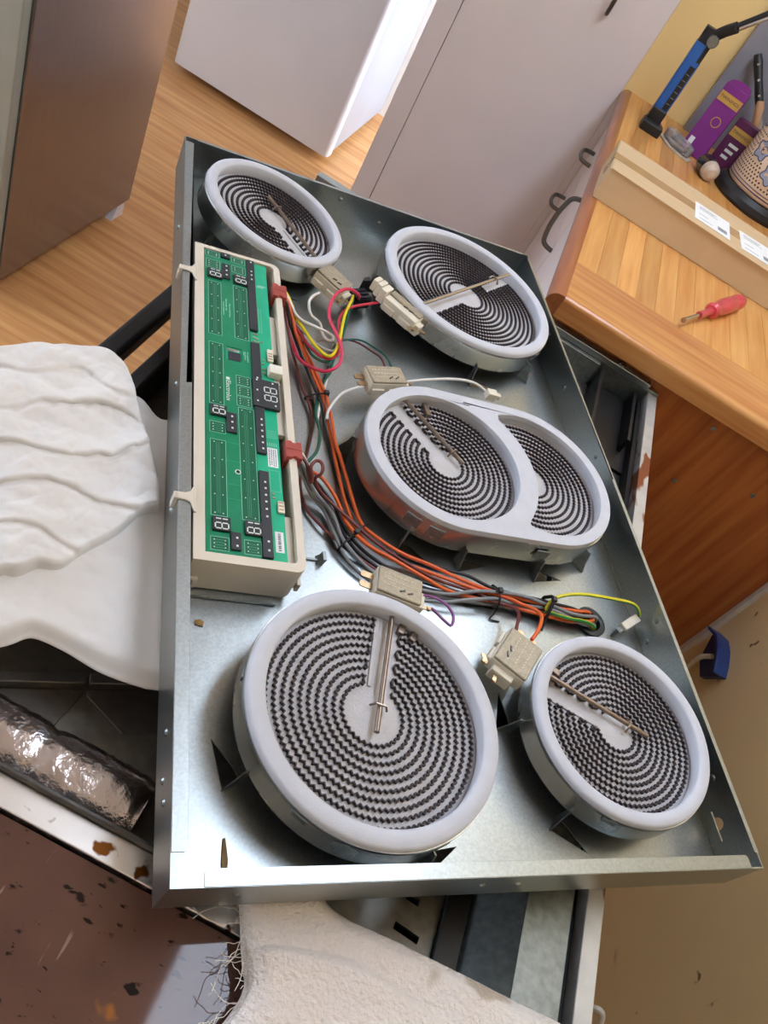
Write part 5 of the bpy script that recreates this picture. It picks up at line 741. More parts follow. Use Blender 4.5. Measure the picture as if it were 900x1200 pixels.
 ('white', 1.5, 'white wire arching behind the oval heater to its side terminal', [(238, 500, -18), (242.1, 501.5, -17.4), (246.3, 502.9, -16.7), (250.4, 504.1, -15.9), (254.6, 505.1, -14.9), (258.8, 505.9, -13.8), (263, 506.8, -12.8), (267.3, 507.8, -12.1), (271.5, 509, -11.6), (275.7, 510.3, -11.2), (279.9, 511.6, -10.9), (284.2, 512.9, -10.6), (288.4, 514.2, -10.4), (292.6, 515.4, -10.1), (296.9, 516.4, -9.9), (301.2, 517.4, -9.6), (305.6, 518.2, -9.3), (309.9, 518.9, -9), (314.3, 519.6, -8.9), (318.6, 520.3, -9.1), (323, 521, -9.6), (327.3, 521.7, -10.3), (331.6, 522.1, -11.1), (335.9, 522, -12), (340.1, 521, -12.9), (344.2, 519.5, -13.9), (348.1, 517.8, -15), (352, 516, -16)]),
 ('purple', 1.3, 'short purple wire curling beside the large heater terminal block', [(214, 231, -15), (218.3, 230.8, -13.8), (222.5, 229.8, -12.9), (226.6, 228, -12.4), (230.4, 225.8, -12), (234, 223.1, -12.1), (237.2, 220, -12.8), (239.7, 216.5, -13.8), (240.6, 212.4, -15.2), (239.7, 208.2, -16.3), (237.3, 205.8, -17), (234, 208.8, -17.3), (230.9, 212, -17.5), (227.9, 215.3, -17.6), (225, 218.7, -17.8), (222, 222, -18)]),
]
WPTS = []
for col, r, label, pts in WIRES:
    P = smooth_path([mm(*q) for q in pts], 2); o0 = P[0]; WPTS.append((P, r / 1e3))
    tag(MB().tube(P, r / 1e3, 8).build('wire', wire_mat(col, WC[col]), matrix=TT, origin=o0, angle=1.2), label, 'wire', 'hob wiring')
# striped earth leads: yellow body with a green stripe as a part
def earth(pts, label, extra=None):
    P = smooth_path([mm(*q) for q in pts], 2); o0 = P[0]; WPTS.append((P, .0017))
    root = thing('earth_wire', label, 'wire', TT @ Matrix.Translation(o0), 'hob wiring')
    b = MB().tube([p - o0 for p in P], .0017, 12); n = 12
    yl = MB(); yl.v = b.v; gr = MB(); gr.v = list(b.v); yl.f = []; gr.f = []
    for i, f in enumerate(b.f):
        if i < len(b.f) - 2 and (i % n) in (9, 10, 11): gr.f.append(f)
        else: yl.f.append(f)
    yl.build('yellow_insulation', wire_mat('yellow earth', 'd8cf2a'), root, angle=1.2); gr.build('green_stripe', wire_mat('green earth', '2f8a3e'), root, angle=1.2)
    return root, o0
earth([(359, 244, -32), (363.1, 241.9, -31.1), (367.1, 240.2, -30.2), (371.3, 238.8, -29.8), (375.6, 238, -29.6), (380, 237.2, -29.5), (384.5, 236.7, -29.4), (389, 236.3, -29.3), (393.6, 236.3, -29.2), (398.2, 236.2, -29.5), (402.8, 236.1, -30.2), (407.3, 235.8, -31.3), (411.6, 235.5, -32.8), (415.7, 234.7, -34.6), (419.2, 235.5, -37.6), (420.9, 235.9, -40.6), (421.5, 237, -43.1), (421.7, 237.4, -46.5), (420.7, 237.5, -51), (418.9, 238, -54.9)], 'yellow and green earth wire dipping into the black grommet')
er, eo = earth([(358, 244, -30), (358, 246.2, -26.1), (359.9, 248.5, -22.9), (363, 250.6, -20.5), (366.7, 252.2, -18.7), (370.8, 253.3, -17.4), (375.1, 254.1, -16.4), (379.5, 254.8, -15.6), (383.8, 255.3, -14.9), (388.2, 255.7, -14.4), (392.7, 256, -14), (397.1, 256.2, -13.8), (401.6, 256.3, -13.7), (406.1, 256.3, -13.7), (410.5, 256.3, -13.7), (417.2, 256.3, -13.8), (421.7, 256.2, -13.9), (426.1, 256.1, -14), (430.6, 255.9, -14), (435, 255.7, -13.9), (439.5, 255.5, -13.8), (443.9, 255.1, -13.7), (448.4, 254.7, -13.7), (452.8, 254.2, -13.9), (457.2, 253.5, -14.5), (461.3, 252.5, -15.9), (464.9, 251, -18), (467.8, 249.1, -20.8), (470, 247, -24)], 'yellow and green earth wire arching to the white spade sleeve')
sp = MB(); sp.box(-.012, .010, -.0045, .0045, -.004, .004, T(*(Vector(mm(462, 242, -31)) - eo)) @ Matrix.Rotation(D2(28), 4, 'Z') @ Matrix.Rotation(D2(-14), 4, 'Y')); sp.build('spade_sleeve', steat, er, bevel=.001)
sp = MB(); sp.box(-.006, .001, -.0025, .0025, -.0005, .0005, T(*(Vector(mm(449.5, 235, -33.5)) - eo)) @ Matrix.Rotation(D2(28), 4, 'Z')); sp.tube([Vector(mm(446, 233, -33.5)) - eo, Vector(mm(444, 232, -43.6)) - eo], .002, 6); sp.build('spade_blade', galv_d, er)
tag(MB().lathe([(.0105, -.048), (.0105, -.040), (.0125, -.0392), (.0165, -.0400), (.0165, -.0435), (.0122, -.0437), (.0122, -.048), (.0105, -.048)], 36, T(.420, .244, 0)).build('cable_grommet', blackp, matrix=TT, origin=(.420, .244, -.0436)), 'black rubber grommet ring in the tray floor', 'grommet')
pg = thing('black_plug', 'black plastic wire plug beside the long cream terminal block', 'plug', TT @ T(.2145, .645, -.030))
Mq = Matrix.Rotation(D2(28), 4, 'Z')
pb = MB().box(-.013, .009, -.010, .010, -.008, .006, Mq); pb.build('plug_body', blackp, pg, bevel=.001)
for k in range(3): MB().box(-.012, .008, -.0085 + k * .006, -.0045 + k * .006, .006, .0075, Mq).build('rib', blackp, pg, smooth=False)
MB().prism([(-.004, -.002), (.008, -.003), (.011, .004), (.002, .003)], -.002, .016, M=T(.0, .014, 0) @ Mq).build('latch', blackp, pg)
# cable ties
def hull2(pts):
    pts = sorted(pts); up_, lo_ = [], []
    for q in pts:
        while len(lo_) > 1 and (lo_[-1][0] - lo_[-2][0]) * (q[1] - lo_[-2][1]) - (lo_[-1][1] - lo_[-2][1]) * (q[0] - lo_[-2][0]) <= 0: lo_.pop()
        lo_.append(q)
    for q in reversed(pts):
        while len(up_) > 1 and (up_[-1][0] - up_[-2][0]) * (q[1] - up_[-2][1]) - (up_[-1][1] - up_[-2][1]) * (q[0] - up_[-2][0]) <= 0: up_.pop()
        up_.append(q)
    return lo_[:-1] + up_[:-1]
def tie(cx_, cy_, lim, direction, label, tail=None, r=.0009):
    # closed strap around every wire that crosses the plane of the tie
    d = Vector((math.cos(direction), math.sin(direction), 0)); s_ = Vector((-d.y, d.x, 0)); c = Vector(mm(cx_, cy_, -43.6)); ring = []
    for P, wr in WPTS:
        for p, q in zip(P, P[1:]):
            t0, t1 = (p - c).dot(d), (q - c).dot(d)
            if t0 * t1 <= 0 and t0 != t1:
                x = p.lerp(q, t0 / (t0 - t1)); u = (x - c).dot(s_)
                if abs(u) < lim / 1e3:
                    k = abs((q - p).normalized().dot(d)); rr = wr + r + .0001
                    ring += [(u + (wr / max(k, .35) + r + .0001) * math.cos(g), x.z + rr * math.sin(g)) for g in [2 * PI * j / 14 for j in range(14)]]
    hl = hull2(ring); root = thing('cable_tie', label, 'cable tie', TT @ Matrix.Translation(c), 'cable ties on the wiring')
    P = [s_ * u + Vector((0, 0, z - c.z)) for u, z in hl]
    MB().tube(P + [P[0], P[1]], r, 6).build('loop', blackp, root)
    hd = max(P, key=lambda p: p.z - .3 * abs(p.dot(s_))); HM = Matrix.Translation(hd + Vector((0, 0, .0014 + r * .5))) @ Matrix.Rotation(direction, 4, 'Z')
    MB().box(-.0022, .0022, -.0026, .0026, -.0014, .0014, HM).build('head', blackp, root, bevel=.0004)
    if tail:
        st_ = min(P, key=lambda p: p.dot(Vector((tail[0][0], tail[0][1], 0))) * -1)
        MB().tube(smooth_path([st_] + [Vector((st_.x + q[0] / 1e3, st_.y + q[1] / 1e3, q[2] / 1e3)) for q in tail], 4), r * .8, 6).build('tail', blackp, root)
tie(148, 468, 22, D2(-82), 'thin black cable tie where the wires start down beside the housing')
tie(163, 296, 34, D2(-45), 'thin black cable tie around the bend of the bundle')
tie(305, 252, 24, D2(-3), 'thin black cable tie with long tail on the straight part of bundle', tail=[(-1, -4, 3), (-5, -9, 1.5), (5, -10, 1.2)])
tie(360, 247, 20, D2(-10), 'thick black cable tie just before the grommet', tail=[(-1, -5, 4), (-3, -9, 2.5)], r=.0019)

# ------------------------------------------------------------------ cloths
def resample(pl_, n):
    P = smooth_path([Vector((x, y, 0)) for x, y in pl_], 6) if len(pl_) > 2 else [Vector((x, y, 0)) for x, y in pl_]; L_ = [0]
    for a, b in zip(P, P[1:]): L_.append(L_[-1] + (b - a).length)
    out = []
    for i in range(n + 1):
        s_ = L_[-1] * i / n; k = max(j for j in range(len(L_)) if L_[j] <= s_ + 1e-9); k = min(k, len(P) - 2)
        t = (s_ - L_[k]) / max(1e-9, L_[k + 1] - L_[k]); out.append(P[k].lerp(P[k + 1], t))
    return out
def coons(top, bot, left, right, nu, nv, zf):
    top, bot, left, right = resample(top, nu), resample(bot, nu), resample(left, nv), resample(right, nv); rows = []
    for j in range(nv + 1):
        v = j / nv; row = []
        for i in range(nu + 1):
            u = i / nu
            p = top[i] * (1 - v) + bot[i] * v + left[j] * (1 - u) + right[j] * u - (top[0] * (1 - u) * (1 - v) + top[-1] * u * (1 - v) + bot[0] * (1 - u) * v + bot[-1] * u * v)
            z = zf(u, v, p.x, p.y); z, sh_ = z if isinstance(z, tuple) else (z, 0)
            row.append((p.x / 1e3, (p.y - sh_) / 1e3, z / 1e3))
        rows.append(row)
    return rows
def sstep(a, b, x):
    t = max(0, min(1, (x - a) / (b - a))); return t * t * (3 - 2 * t)
nz_ = lambda a, b, c=0.0: noise.noise(Vector((a, b, c)))
CREASE = [([(-190, 388), (-135, 373), (-98, 389), (-60, 400), (-37, 397), (-20, 390)], 7, 45), ([(-190, 352), (-130, 338), (-80, 337), (-50, 345), (-28, 362), (-10, 372)], 8, 30),
          ([(-190, 300), (-125, 299), (-90, 311), (-51, 298), (-12, 292)], 9, 32), ([(-190, 268), (-130, 262), (-100, 268), (-60, 250), (-40, 262)], 3, 24), ([(-190, 425), (-120, 425), (-80, 440), (-45, 415)], 3, 26)]
def interp(pl_, x):
    if x <= pl_[0][0]: return pl_[0][1]
    for (xa, ya), (xb, yb) in zip(pl_, pl_[1:]):
        if x <= xb:
            t = (x - xa) / (xb - xa); t = t * t * (3 - 2 * t); return ya + (yb - ya) * t
    return pl_[-1][1]
def zU(u, v, x, y):
    h = 0; sh_ = 0
    for pl_, amp, wd in CREASE:
        d = y - interp(pl_, x) - 3.5 * nz_(x * .03, pl_[0][1] * .7, 3) - 6 * nz_(x * .012, pl_[0][1] * .11, 31) - 1.5 * nz_(x * .09, pl_[0][1] * .3, 6)
        am = amp * (.75 + .5 * nz_(x * .02, pl_[0][1], 9))
        am *= .9 * (.25 + .75 * sstep(0, .30, 1 - u)) * sstep(-.55, .45, nz_(x * .014, pl_[0][1] * .37, 12))
        if 0 <= d < wd: h += am * (1 - d / wd) ** 1.2; sh_ += .7 * am * (1 - d / wd) ** 3
        elif -3 < d < 0: h += am * (1 + d / 3); sh_ += .7 * am * (1 + d / 3)
        if -10 < d <= -1: h -= 1.6 * math.sin(PI * (-d - 1) / 9)
    h += 4.2 * nz_(x * .022 + y * .012, y * .026 - x * .01, 1) + 2.2 * nz_(x * .04 + y * .03, y * .06, 5) + 2.0 * abs(nz_(x * .06 - y * .05, y * .02 + x * .03, 8)) + .35 * nz_(x * .2, y * .2, 4)
    edge = min(sstep(0, .05, v), sstep(0, .02, 1 - v), sstep(-.005, .03, 1 - u))
    return -55 + (19 + h) * edge - 24 * sstep(.0, .3, .25 - u), sh_ * edge * sstep(0, .06, 1 - u) * sstep(0, .1, 1 - v)
def zL(u, v, x, y):
    h = 2.0 * nz_(x * .02, y * .02, 11) + 1.3 * abs(nz_(x * .03 + y * .05, y * .03 - x * .02, 2)) + 2.5 * max(0, nz_(x * .03 + y * .02, y * .04, 21)) + .35 * nz_(x * .16, y * .2, 4)
    f = sstep(-5, -30, x)
    edge = sstep(0, .05, 1 - v)
    return -51 + h * f * edge + (2.5 * f + 2.5) * edge * sstep(0, .08, v) - (3.5 * (1 - edge)) - .5
sh = MB()
sh.grid(coons([(-181, 435), (-145, 450), (-126, 460), (-103, 470), (-78, 473), (-60, 473), (-43, 459), (-35, 435)],
              [(-143, 198), (-115, 220), (-102, 222), (-90, 230), (-75, 231), (-61, 246), (-39, 266), (-19, 293), (-4, 300)],
              [(-181, 435), (-165, 337), (-153, 260), (-143, 198)], [(-35, 435), (-27, 405), (-14, 359), (-5, 324), (-4, 300)], 130, 210, zU))
sh.grid(coons([(-150, 400), (-60, 425), (-25, 430), (2, 409), (60, 470)], [(-136, 162), (-106, 171), (-99, 174), (-86, 180), (-65, 172), (-38, 157), (-9, 148), (1, 147), (70, 140)],
              [(-150, 400), (-140, 280), (-136, 162)], [(60, 470), (70, 300), (70, 140)], 110, 110, zL))
so = sh.build('cotton_sheet', cloth_w, matrix=TT, origin=(-.08, .30, -.055), angle=3.0, solid=.0012, off=-1)
tag(so, 'white cotton sheet bunched under the tray beside the control module', 'sheet')

def zA(u, v, x, y):
    edge = min(sstep(0, .10, v + .02), sstep(0, .04, u + .01))
    z = -60 + 9 * edge + 1.6 * nz_(x * .03, y * .03, 4) + .7 * nz_(x * .12, y * .12, 7)
    if y > -6: z = min(z, -48.5)
    return z
def zB(u, v, x, y):
    edge = sstep(-.02, .10, v); e2 = sstep(-.02, .05, u)
    return -55 + 13 * edge * (.35 + .65 * e2) + 2.5 * nz_(x * .025, y * .03, 14) * edge + .6 * nz_(x * .15, y * .15, 17) - 6 * sstep(.3, 1, v)
tw_root = thing('towel', 'frayed beige terry towel folded under the tray edge above brown glass', 'towel', TT @ T(.13, -.05, -.06))
def tpart(mb, name, m_, **k): mb.v = [tuple(Vector(v) - Vector((.13, -.05, -.06))) for v in mb.v]; return mb.build(name, m_, tw_root, **k)
t1 = MB(); t1.grid(coons([(59, 40), (95, 25), (126, -7), (168, -27), (223, -54), (286, -85), (330, -107)], [(25, -84), (60, -140), (200, -180), (310, -190)], [(59, 40), (61, -23), (60, -50), (25, -84)], [(330, -107), (325, -150), (310, -190)], 120, 80, zA))
t1.grid(coons([(60, -23), (85, -24), (120, -31), (143, -40), (159, -51), (198, -78), (231, -105), (260, -130)], [(26, -86), (80, -150), (150, -175), (240, -180)], [(60, -23), (64, -36), (58, -55), (26, -86)], [(260, -130), (255, -155), (240, -180)], 120, 80, zB))
tpart(t1, 'terry_cloth', towel_m, angle=3.0, solid=.003)
th = MB()
for k in range(46):
    y = random.uniform(-82, 4); xl = 60 if y > -45 else 60 - (-45 - y) * .8
    a = random.uniform(2.3, 4.1); l = random.choice((10, 16, 24, 34, 44)) * random.uniform(.7, 1.1); P = [Vector((xl + 2, y, -55))]; z = -55
    for q in range(5):
        a += random.uniform(-.7, .7); P.append(P[-1] + Vector((math.cos(a) * l / 5, math.sin(a) * l / 5, random.uniform(-2, 3.0)))); P[-1].z = max(-63, P[-1].z)
    th.tube(smooth_path([p / 1e3 for p in P], 3), .00026, 5)
tf = tpart(th, 'frayed_threads', mat('pale cotton thread', 'e6dccf', .9, 0, .04), angle=3.0); tf['kind'] = 'stuff'

# ------------------------------------------------------------------ things on the bench
ZB = .900
bx = thing('cardboard_box', 'long flat brown cardboard box on the worktop', 'box', T(.45, 1.655, ZB))
part(MB().box(.148, .735, 1.565, 1.745, ZB, ZB + .059), 'body', card, bx, bevel=.0015)
part(MB().prism([(.150, 1.640), (.345, 1.640), (.352, 1.650), (.352, 1.742), (.150, 1.742)], ZB + .0585, ZB + .0602), 'flap', card, bx, smooth=False)
part(MB().prism([(.150, 1.562), (.40, 1.557), (.735, 1.557), (.735, 1.640), (.150, 1.640)], ZB + .0585, ZB + .0600), 'flap', card, bx, smooth=False)
part(MB().box(.1475, .66, 1.622, 1.658, ZB + .0600, ZB + .0606), 'tape', tape, bx, smooth=False)
part(MB().box(.1470, .1480, 1.622, 1.658, ZB + .025, ZB + .0606), 'tape', tape, bx, smooth=False)
for (x, a) in ((.366, .0), (.468, .04)):
    M1 = T(x, 1.628, ZB + .0606) @ Matrix.Rotation(a, 4, 'Z')
    lb = part(MB().box(-.039, .039, -.044, .044, 0, .0004, M1), 'address_label', paper, bx, smooth=False); g = MB()
    for (px, py, l, t) in ((-.030, .030, .040, .0015), (-.030, .024, .034, .0015), (-.030, .018, .042, .0015), (.012, -.030, .020, .016), (-.030, -.010, .020, .0015), (-.030, -.030, .03, .0015)): g.box(px, px + l, py, py + t, .0004, .0006, M1)
    part(g, 'label_print', ink, lb, smooth=False)
sd0 = Vector((.351, 1.266, ZB)); sdv = Vector((.116, .218, 0)).normalized()
sd = thing('screwdriver', 'small red-handled screwdriver lying on the worktop', 'screwdriver', Matrix(((sdv.x, -sdv.y, 0, sd0.x), (sdv.y, sdv.x, 0, sd0.y), (0, 0, 1, ZB), (0, 0, 0, 1))))
Mx = Matrix(((0, 0, 1, 0), (0, 1, 0, 0), (-1, 0, 0, .0145), (0, 0, 0, 1)))
MB().lathe([(0, 0), (.0045, 0), (.0042, .006), (.0035, .016), (.0035, .065), (0, .065)], 14, Mx).build('steel_tip', steel, sd)
MB().lathe([(0, .060), (.006, .061), (.006, .105), (.007, .112), (0, .112)], 16, Mx).build('insulated_shaft', red_h, sd)
MB().lathe([(0, .108), (.010, .109), (.0135, .116), (.0105, .126), (.011, .140), (.0142, .160), (.0142, .195), (.0118, .207), (.0125, .213), (.0142, .222), (.0135, .238), (.010, .243), (0, .243)], 20, Mx).build('handle', red_h, sd)
# work light
wlr = thing('work_light', 'blue and black handheld work light standing by the yellow wall', 'lamp', T(.225, 2.2, ZB))
ft = MB(); ft.prism([(-.022, -.05), (.030, -.05), (.030, -.02), (.018, .02), (-.018, .02), (-.024, -.01)], 0, .022); ft.prism([(-.018, -.02), (.018, -.02), (.018, .018), (-.018, .018)], .02, .05); ft.build('foot', blackp, wlr, bevel=.003)
Ml = T(0, 0, .03) @ Matrix.Rotation(-.02, 4, 'Y')
hd = MB(); hd.prism(rrect(-.018, .018, -.014, .014, .006), .01, .135, M=Ml); hdo = hd.build('handle', blue_p, wlr, bevel=.001)
MB().prism(rrect(-.017, .017, -.013, .013, .006), .135, .205, M=Ml).build('head_block', blackp, wlr, bevel=.001)
MB().prism(rrect(-.018, .008, -.0145, .0145, .004), .13, .172, M=Ml).build('blue_shoulder', blue_p, wlr, bevel=.001)
gp = MB(); gp.prism(rrect(.001, .0145, -.0156, -.0138, .0008), .022, .125, M=Ml); gpo = gp.build('grip_panel', blackp, hdo)
for k in range(6): MB().box(.003, .0125, -.0164, -.0154, .036 + k * .014, .0372 + k * .014, Ml).build('grip_rib', ink, gpo, smooth=False)
MB().lathe([(0, -.02), (.012, -.02), (.014, -.016), (.014, .016), (.012, .02), (0, .02)], 20, Ml @ T(.012, 0, .185) @ Matrix.Rotation(PI / 2, 4, 'X')).build('pivot_knob', galv_d, wlr)
nk = MB(); nk.tube([Vector((.006, -.005, .225)), Vector((.020, -.01, .245)), Vector((.034, -.02, .262))], .012, 12); nk.build('neck_joint', blackp, wlr)
nk = MB(); nk.tube([Vector((.026, -.012, .252)), Vector((.11, -.03, .36))], .0075, 12); nk.build('neck_rod', blackp, wlr)
nk = MB(); nk.tube([Vector((.040, -.022, .262)), Vector((.115, -.038, .355))], .004, 10); nk.build('neck_tube', steel, wlr)
# splashback panel
tag(MB().box(.322, WALLX - .002, 2.385, 2.409, ZB, ZB + .62).build('splashback_panel', panel_g, bevel=.001, origin=(.5, 2.4, ZB)), 'glossy blue-grey panel leaning on the yellow wall behind the tea cartons', 'panel')
# tea cartons
def carton(name, label, x, y, rz, tiltx, w_, d_, h_, m_, txt, tsize):
    r = thing(name, label, 'carton', T(x, y, ZB + .001) @ Matrix.Rotation(rz, 4, 'Z') @ Matrix.Rotation(tiltx, 4, 'X'), 'purple tea cartons')
    bd_ = MB(); bd_.box(-w_ / 2, w_ / 2, 0, d_, 0, h_); bdo = bd_.build('carton_body', m_, r, bevel=.0012)
    MB().box(-w_ / 2 + .002, w_ / 2 - .002, -.0006, 0, h_ - .040, h_ - .018).build('gold_panel', gold, r, smooth=False)
    text_mesh(txt, tsize, 'carton_lettering', ink_d, r, T(0, -.0009, h_ - .029) @ Matrix.Rotation(PI / 2, 4, 'X'), .0001)
    return r
c1_ = carton('tea_carton', 'bright purple tea carton with gold band standing by the work light', .346, 2.20, D2(-12), -.10, .062, .045, .165, purple, 'TWININGS', .0102)
MB().prism([(-.030, .163), (.030, .163), (.026, .176), (.010, .180), (-.012, .178), (-.026, .172)], .002, .010, M=Matrix(((1, 0, 0, 0), (0, 0, 1, 0), (0, 1, 0, 0), (0, 0, 0, 1)))).build('top_flap', purple, c1_)
MB().box(-.024, -.012, -.0006, 0, .018, .036).build('barcode_patch', paper, c1_, smooth=False)
MB().lathe([(.012, 0), (.012, .0004), (.010, .0004), (.010, 0)], 24, T(.004, 0, .085) @ Matrix.Rotation(PI / 2, 4, 'X')).build('gold_ring', gold, c1_)
c2_ = carton('tea_carton', 'dark plum tea carton leaning beside the bright purple one', .424, 2.225, D2(-14), -.06, .060, .045, .115, plum, 'TWININGS', .0098)
for k in range(3): MB().box(-.012, .014 - .004 * k, -.0006, 0, .055 - k * .014, .062 - k * .014).build('pale_print', silk, c2_, smooth=False)
# clear packages in front of the cartons
pk = thing('blister_pack', 'clear plastic blister pack with pale card in front of the tea cartons', 'package', T(.335, 2.16, ZB))
part(MB().prism([(.256, 2.200), (.283, 2.150), (.340, 2.122), (.350, 2.145), (.334, 2.182), (.308, 2.196), (.288, 2.228)], ZB, ZB + .004), 'backing_card', clearcard, pk, bevel=.0008)
part(MB().prism([(.264, 2.200), (.288, 2.156), (.336, 2.131), (.343, 2.147), (.329, 2.177), (.304, 2.190), (.286, 2.217)], ZB + .004, ZB + .028), 'clear_bubble', clear, pk, bevel=.004)
part(MB().prism([(.286, 2.186), (.324, 2.146), (.334, 2.156), (.297, 2.196)], ZB + .006, ZB + .016), 'dark_tool', softblack, pk, bevel=.003)
part(MB().tube([Vector((.276, 2.190, ZB + .010)), Vector((.298, 2.162, ZB + .012)), Vector((.322, 2.144, ZB + .014))], .004, 10), 'steel_tool', steel, pk)
pk2 = thing('spray_cap', 'glossy black and cream cap lying beside the patterned jar', 'cap', T(.384, 2.100, ZB))
MB().lathe([(0, -.03), (.019, -.03), (.022, -.02), (.022, .012), (0, .012)], 24, T(0, 0, .022) @ Matrix.Rotation(.35, 4, 'Z') @ Matrix.Rotation(PI / 2, 4, 'X')).build('black_body', mat('gloss black', '1a1718', .15, coat=.5), pk2)
MB().lathe([(0, .012), (.0215, .012), (.020, .026), (.010, .034), (0, .034)], 24, T(0, 0, .022) @ Matrix.Rotation(.35, 4, 'Z') @ Matrix.Rotation(PI / 2, 4, 'X')).build('cream_end', clearcard, pk2)
# patterned jar on a black stand
st = MB(); st.lathe([(0, 0), (.108, 0), (.112, .008), (.110, .020), (.100, .030), (0, .030)], 64, T(.53, 2.135, ZB))
tag(st.build('turntable_stand', blackp, origin=(.53, 2.135, ZB)), 'round black stand under the patterned ceramic jar', 'stand')
jr = thing('ceramic_jar', 'cream ceramic jar painted with black dots and navy flowers on round black stand', 'jar', T(.53, 2.135, ZB + .030))
JR = .0955
MB().lathe([(0, .0), (JR - .004, 0), (JR, .004), (JR, .012), (JR + .0006, .20), (JR - .003, .205), (JR - .008, .203), (JR - .008, .02), (0, .02)], 96).build('jar_body', jar_c, jr, angle=.8)
for (z, t) in ((.010, .0022), (.017, .0014), (.192, .0018)):
    MB().lathe([(JR + .0001, z), (JR + .0010, z), (JR + .0010, z + t), (JR + .0001, z + t)], 96).build('painted_band', navy_paint, jr)
def on_jar(a, z, r=JR + .0008): return Vector((r * math.cos(a), r * math.sin(a), z))
def stroke(pts, rr=.0010, m_=navy_paint, nm='painted_stroke'):
    MB().tube(smooth_path([on_jar(a, z) for a, z in pts], 4), rr, 6).build(nm, m_, jr)
flowers = [(D2(218), .088), (D2(250), .060), (D2(284), .10), (D2(240), .142), (D2(190), .142), (D2(305), .050)]
dm = MB(); rowz = .026; k = 0
while rowz < .188:
    for i in range(70):
        a = 2 * PI * (i + .5 * (k % 2)) / 70
        if D2(150) < a < D2(340) and all(math.hypot((a - fa) * JR, rowz - fz) > .0275 for fa, fz in flowers):
            M1 = Matrix.Rotation(a, 4, 'Z') @ T(JR + .0002, 0, rowz) @ Matrix.Rotation(PI / 2, 4, 'Y'); dm.lathe([(0, .0006), (.0018, .0005), (.0023, 0)], 7, M1)
    rowz += .0078; k += 1
do = dm.build('painted_dots', dot_paint, jr); do['kind'] = 'stuff'
for fa, fz in flowers:
    ptl = MB()
    def blob(n, r0, amp, lobes, ph): return [(fa + (r0 + amp * math.cos(lobes * t + ph)) * math.cos(t) / JR, fz + (r0 + amp * math.cos(lobes * t + ph)) * math.sin(t)) for t in [2 * PI * i / n for i in range(n + 1)]]
    oc = on_jar(fa, fz, JR + .0006); B_ = blob(24, .0205, .0036, 5, fa * 3)
    ptl.add([oc] + [on_jar(a, z, JR + .0006) for a, z in B_], [(0, i, i + 1) for i in range(1, 25)])
    ptl.build('flower_ground', pale_blue, jr)
    stroke(B_, .0011, nm='flower_outline'); stroke([(fa + .008 * math.cos(t) / JR + .004 / JR, fz + .008 * math.sin(t)) for t in [.4 + 5 * i / 12 for i in range(13)]], .0008, nm='flower_curl')
    cpn = MB(); B_ = blob(16, .0085, .0018, 5, 1.0); cpn.add([on_jar(fa, fz, JR + .0012)] + [on_jar(a, z, JR + .0010) for a, z in B_], [(0, i, i + 1) for i in range(1, 17)]); cpn.build('flower_centre', jar_c, jr)
    MB().lathe([(0, .001), (.002, .0008), (.0024, 0)], 8, Matrix.Rotation(fa, 4, 'Z') @ T(JR + .0008, 0, fz) @ Matrix.Rotation(PI / 2, 4, 'Y')).build('flower_eye', dot_paint, jr)
# utensils behind the jar
ut = thing('black_handled_knife', 'black riveted knife handle leaning on the blue-grey panel behind the jar', 'knife', T(.562, 2.254, ZB))
kd = Vector((-.079, .044, .085)).normalized(); kn = Vector((.73, 0, .68)).normalized(); K0 = Vector((0, 0, .003))
MB().tube([K0 + kd * .195, K0 + kd * .225, K0 + kd * .26, K0 + kd * .30, K0 + kd * .318], .011, 12, radii=[.0085, .0105, .0095, .0115, .009]).build('knife_handle', blackp, ut)
bl_ = MB(); sd_ = kd.cross(Vector((0, 1, 0))).normalized(); th_ = kd.cross(sd_).normalized() * .0008
bl_.add([K0 + kd * t + sd_ * w_ + th_ * g for g in (-1, 1) for t, w_ in ((.002, 0), (.05, .012), (.20, .012), (.20, -.006), (.05, -.006))], [(0, 1, 2, 3, 4), (5, 6, 7, 8, 9)] + [(i, (i + 1) % 5, (i + 1) % 5 + 5, i + 5) for i in range(5)])
bl_.build('knife_blade', steel, ut, smooth=False)
fr_ = (Vector((0, -1, 0)) - kd * Vector((0, -1, 0)).dot(kd)).normalized()
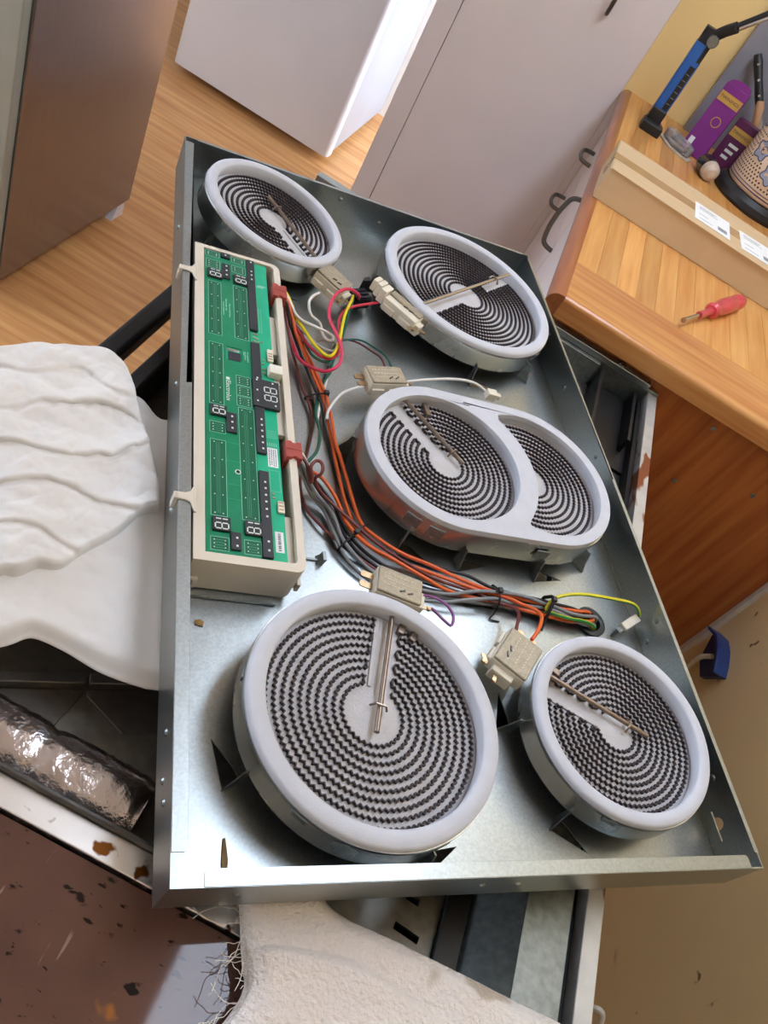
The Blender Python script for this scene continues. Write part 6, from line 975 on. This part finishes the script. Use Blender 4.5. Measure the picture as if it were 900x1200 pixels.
for t, rr in ((.225, .0103), (.26, .0093), (.295, .0112)):
    q_ = fr_.to_track_quat('Z', 'Y').to_matrix().to_4x4()
    MB().lathe([(0, .0014), (.003, .0012), (.0034, -.001)], 10, Matrix.Translation(K0 + kd * t + fr_ * rr) @ q_).build('rivet', steel, ut)
sp_ = MB(); sp_.tube([(.495, 2.274, ZB + .009), (.470, 2.286, ZB + .062), (.445, 2.296, ZB + .115), (.431, 2.302, ZB + .143), (.424, 2.305, ZB + .156)], .009, 12, radii=[.008, .0085, .0095, .0105, .008])
tag(sp_.build('wooden_spoon', pale_wood, origin=(.495, 2.274, ZB)), 'pale wooden spoon handle leaning behind the patterned jar', 'spoon')
# blue wedge on the beige wall
bl = thing('blue_wall_bracket', 'navy blue plastic wedge fixed on the beige wall', 'bracket', T(WALLX, 1.06, .53))
ol = [(1.1277, .5296), (1.0900, .553), (1.0598, .5566), (1.030, .553), (1.0066, .5455), (1.040, .4907), (1.0827, .490)]
Mw = Matrix(((0, 0, -1, WALLX), (1, 0, 0, 0), (0, 1, 0, 0), (0, 0, 0, 1)))
part(MB().prism(ol, -.001, .010, M=Mw), 'back_plate', navy_p, bl, bevel=.001)
part(MB().prism([(1.1277, .5296), (1.0900, .553), (1.0598, .5566), (1.030, .553), (1.0066, .5455), (1.0085, .541), (1.032, .547), (1.0598, .550), (1.088, .547), (1.118, .530)], .009, .026, M=Mw), 'rim', navy_p, bl, bevel=.001)
tag(MB().tube(smooth_path([(WALLX - .016, 1.058, .530), (WALLX - .020, 1.070, .505), (WALLX - .014, 1.078, .470), (WALLX - .008, 1.082, .43)], 5), .0048, 10).build('cream_cable', steat, origin=(WALLX - .016, 1.06, .53)), 'short cream cable end poking out of the navy wall wedge', 'cable')
tag(MB().tube(smooth_path([(.700, .535, .02), (.705, .525, .20), (.713, .512, .30), (.729, .502, .31), (.742, .47, .24), (.742, .44, .02)], 6), .005, 10).build('beige_cable', steat, origin=(.70, .53, .02)), 'beige mains cable hanging behind the cooker', 'cable')
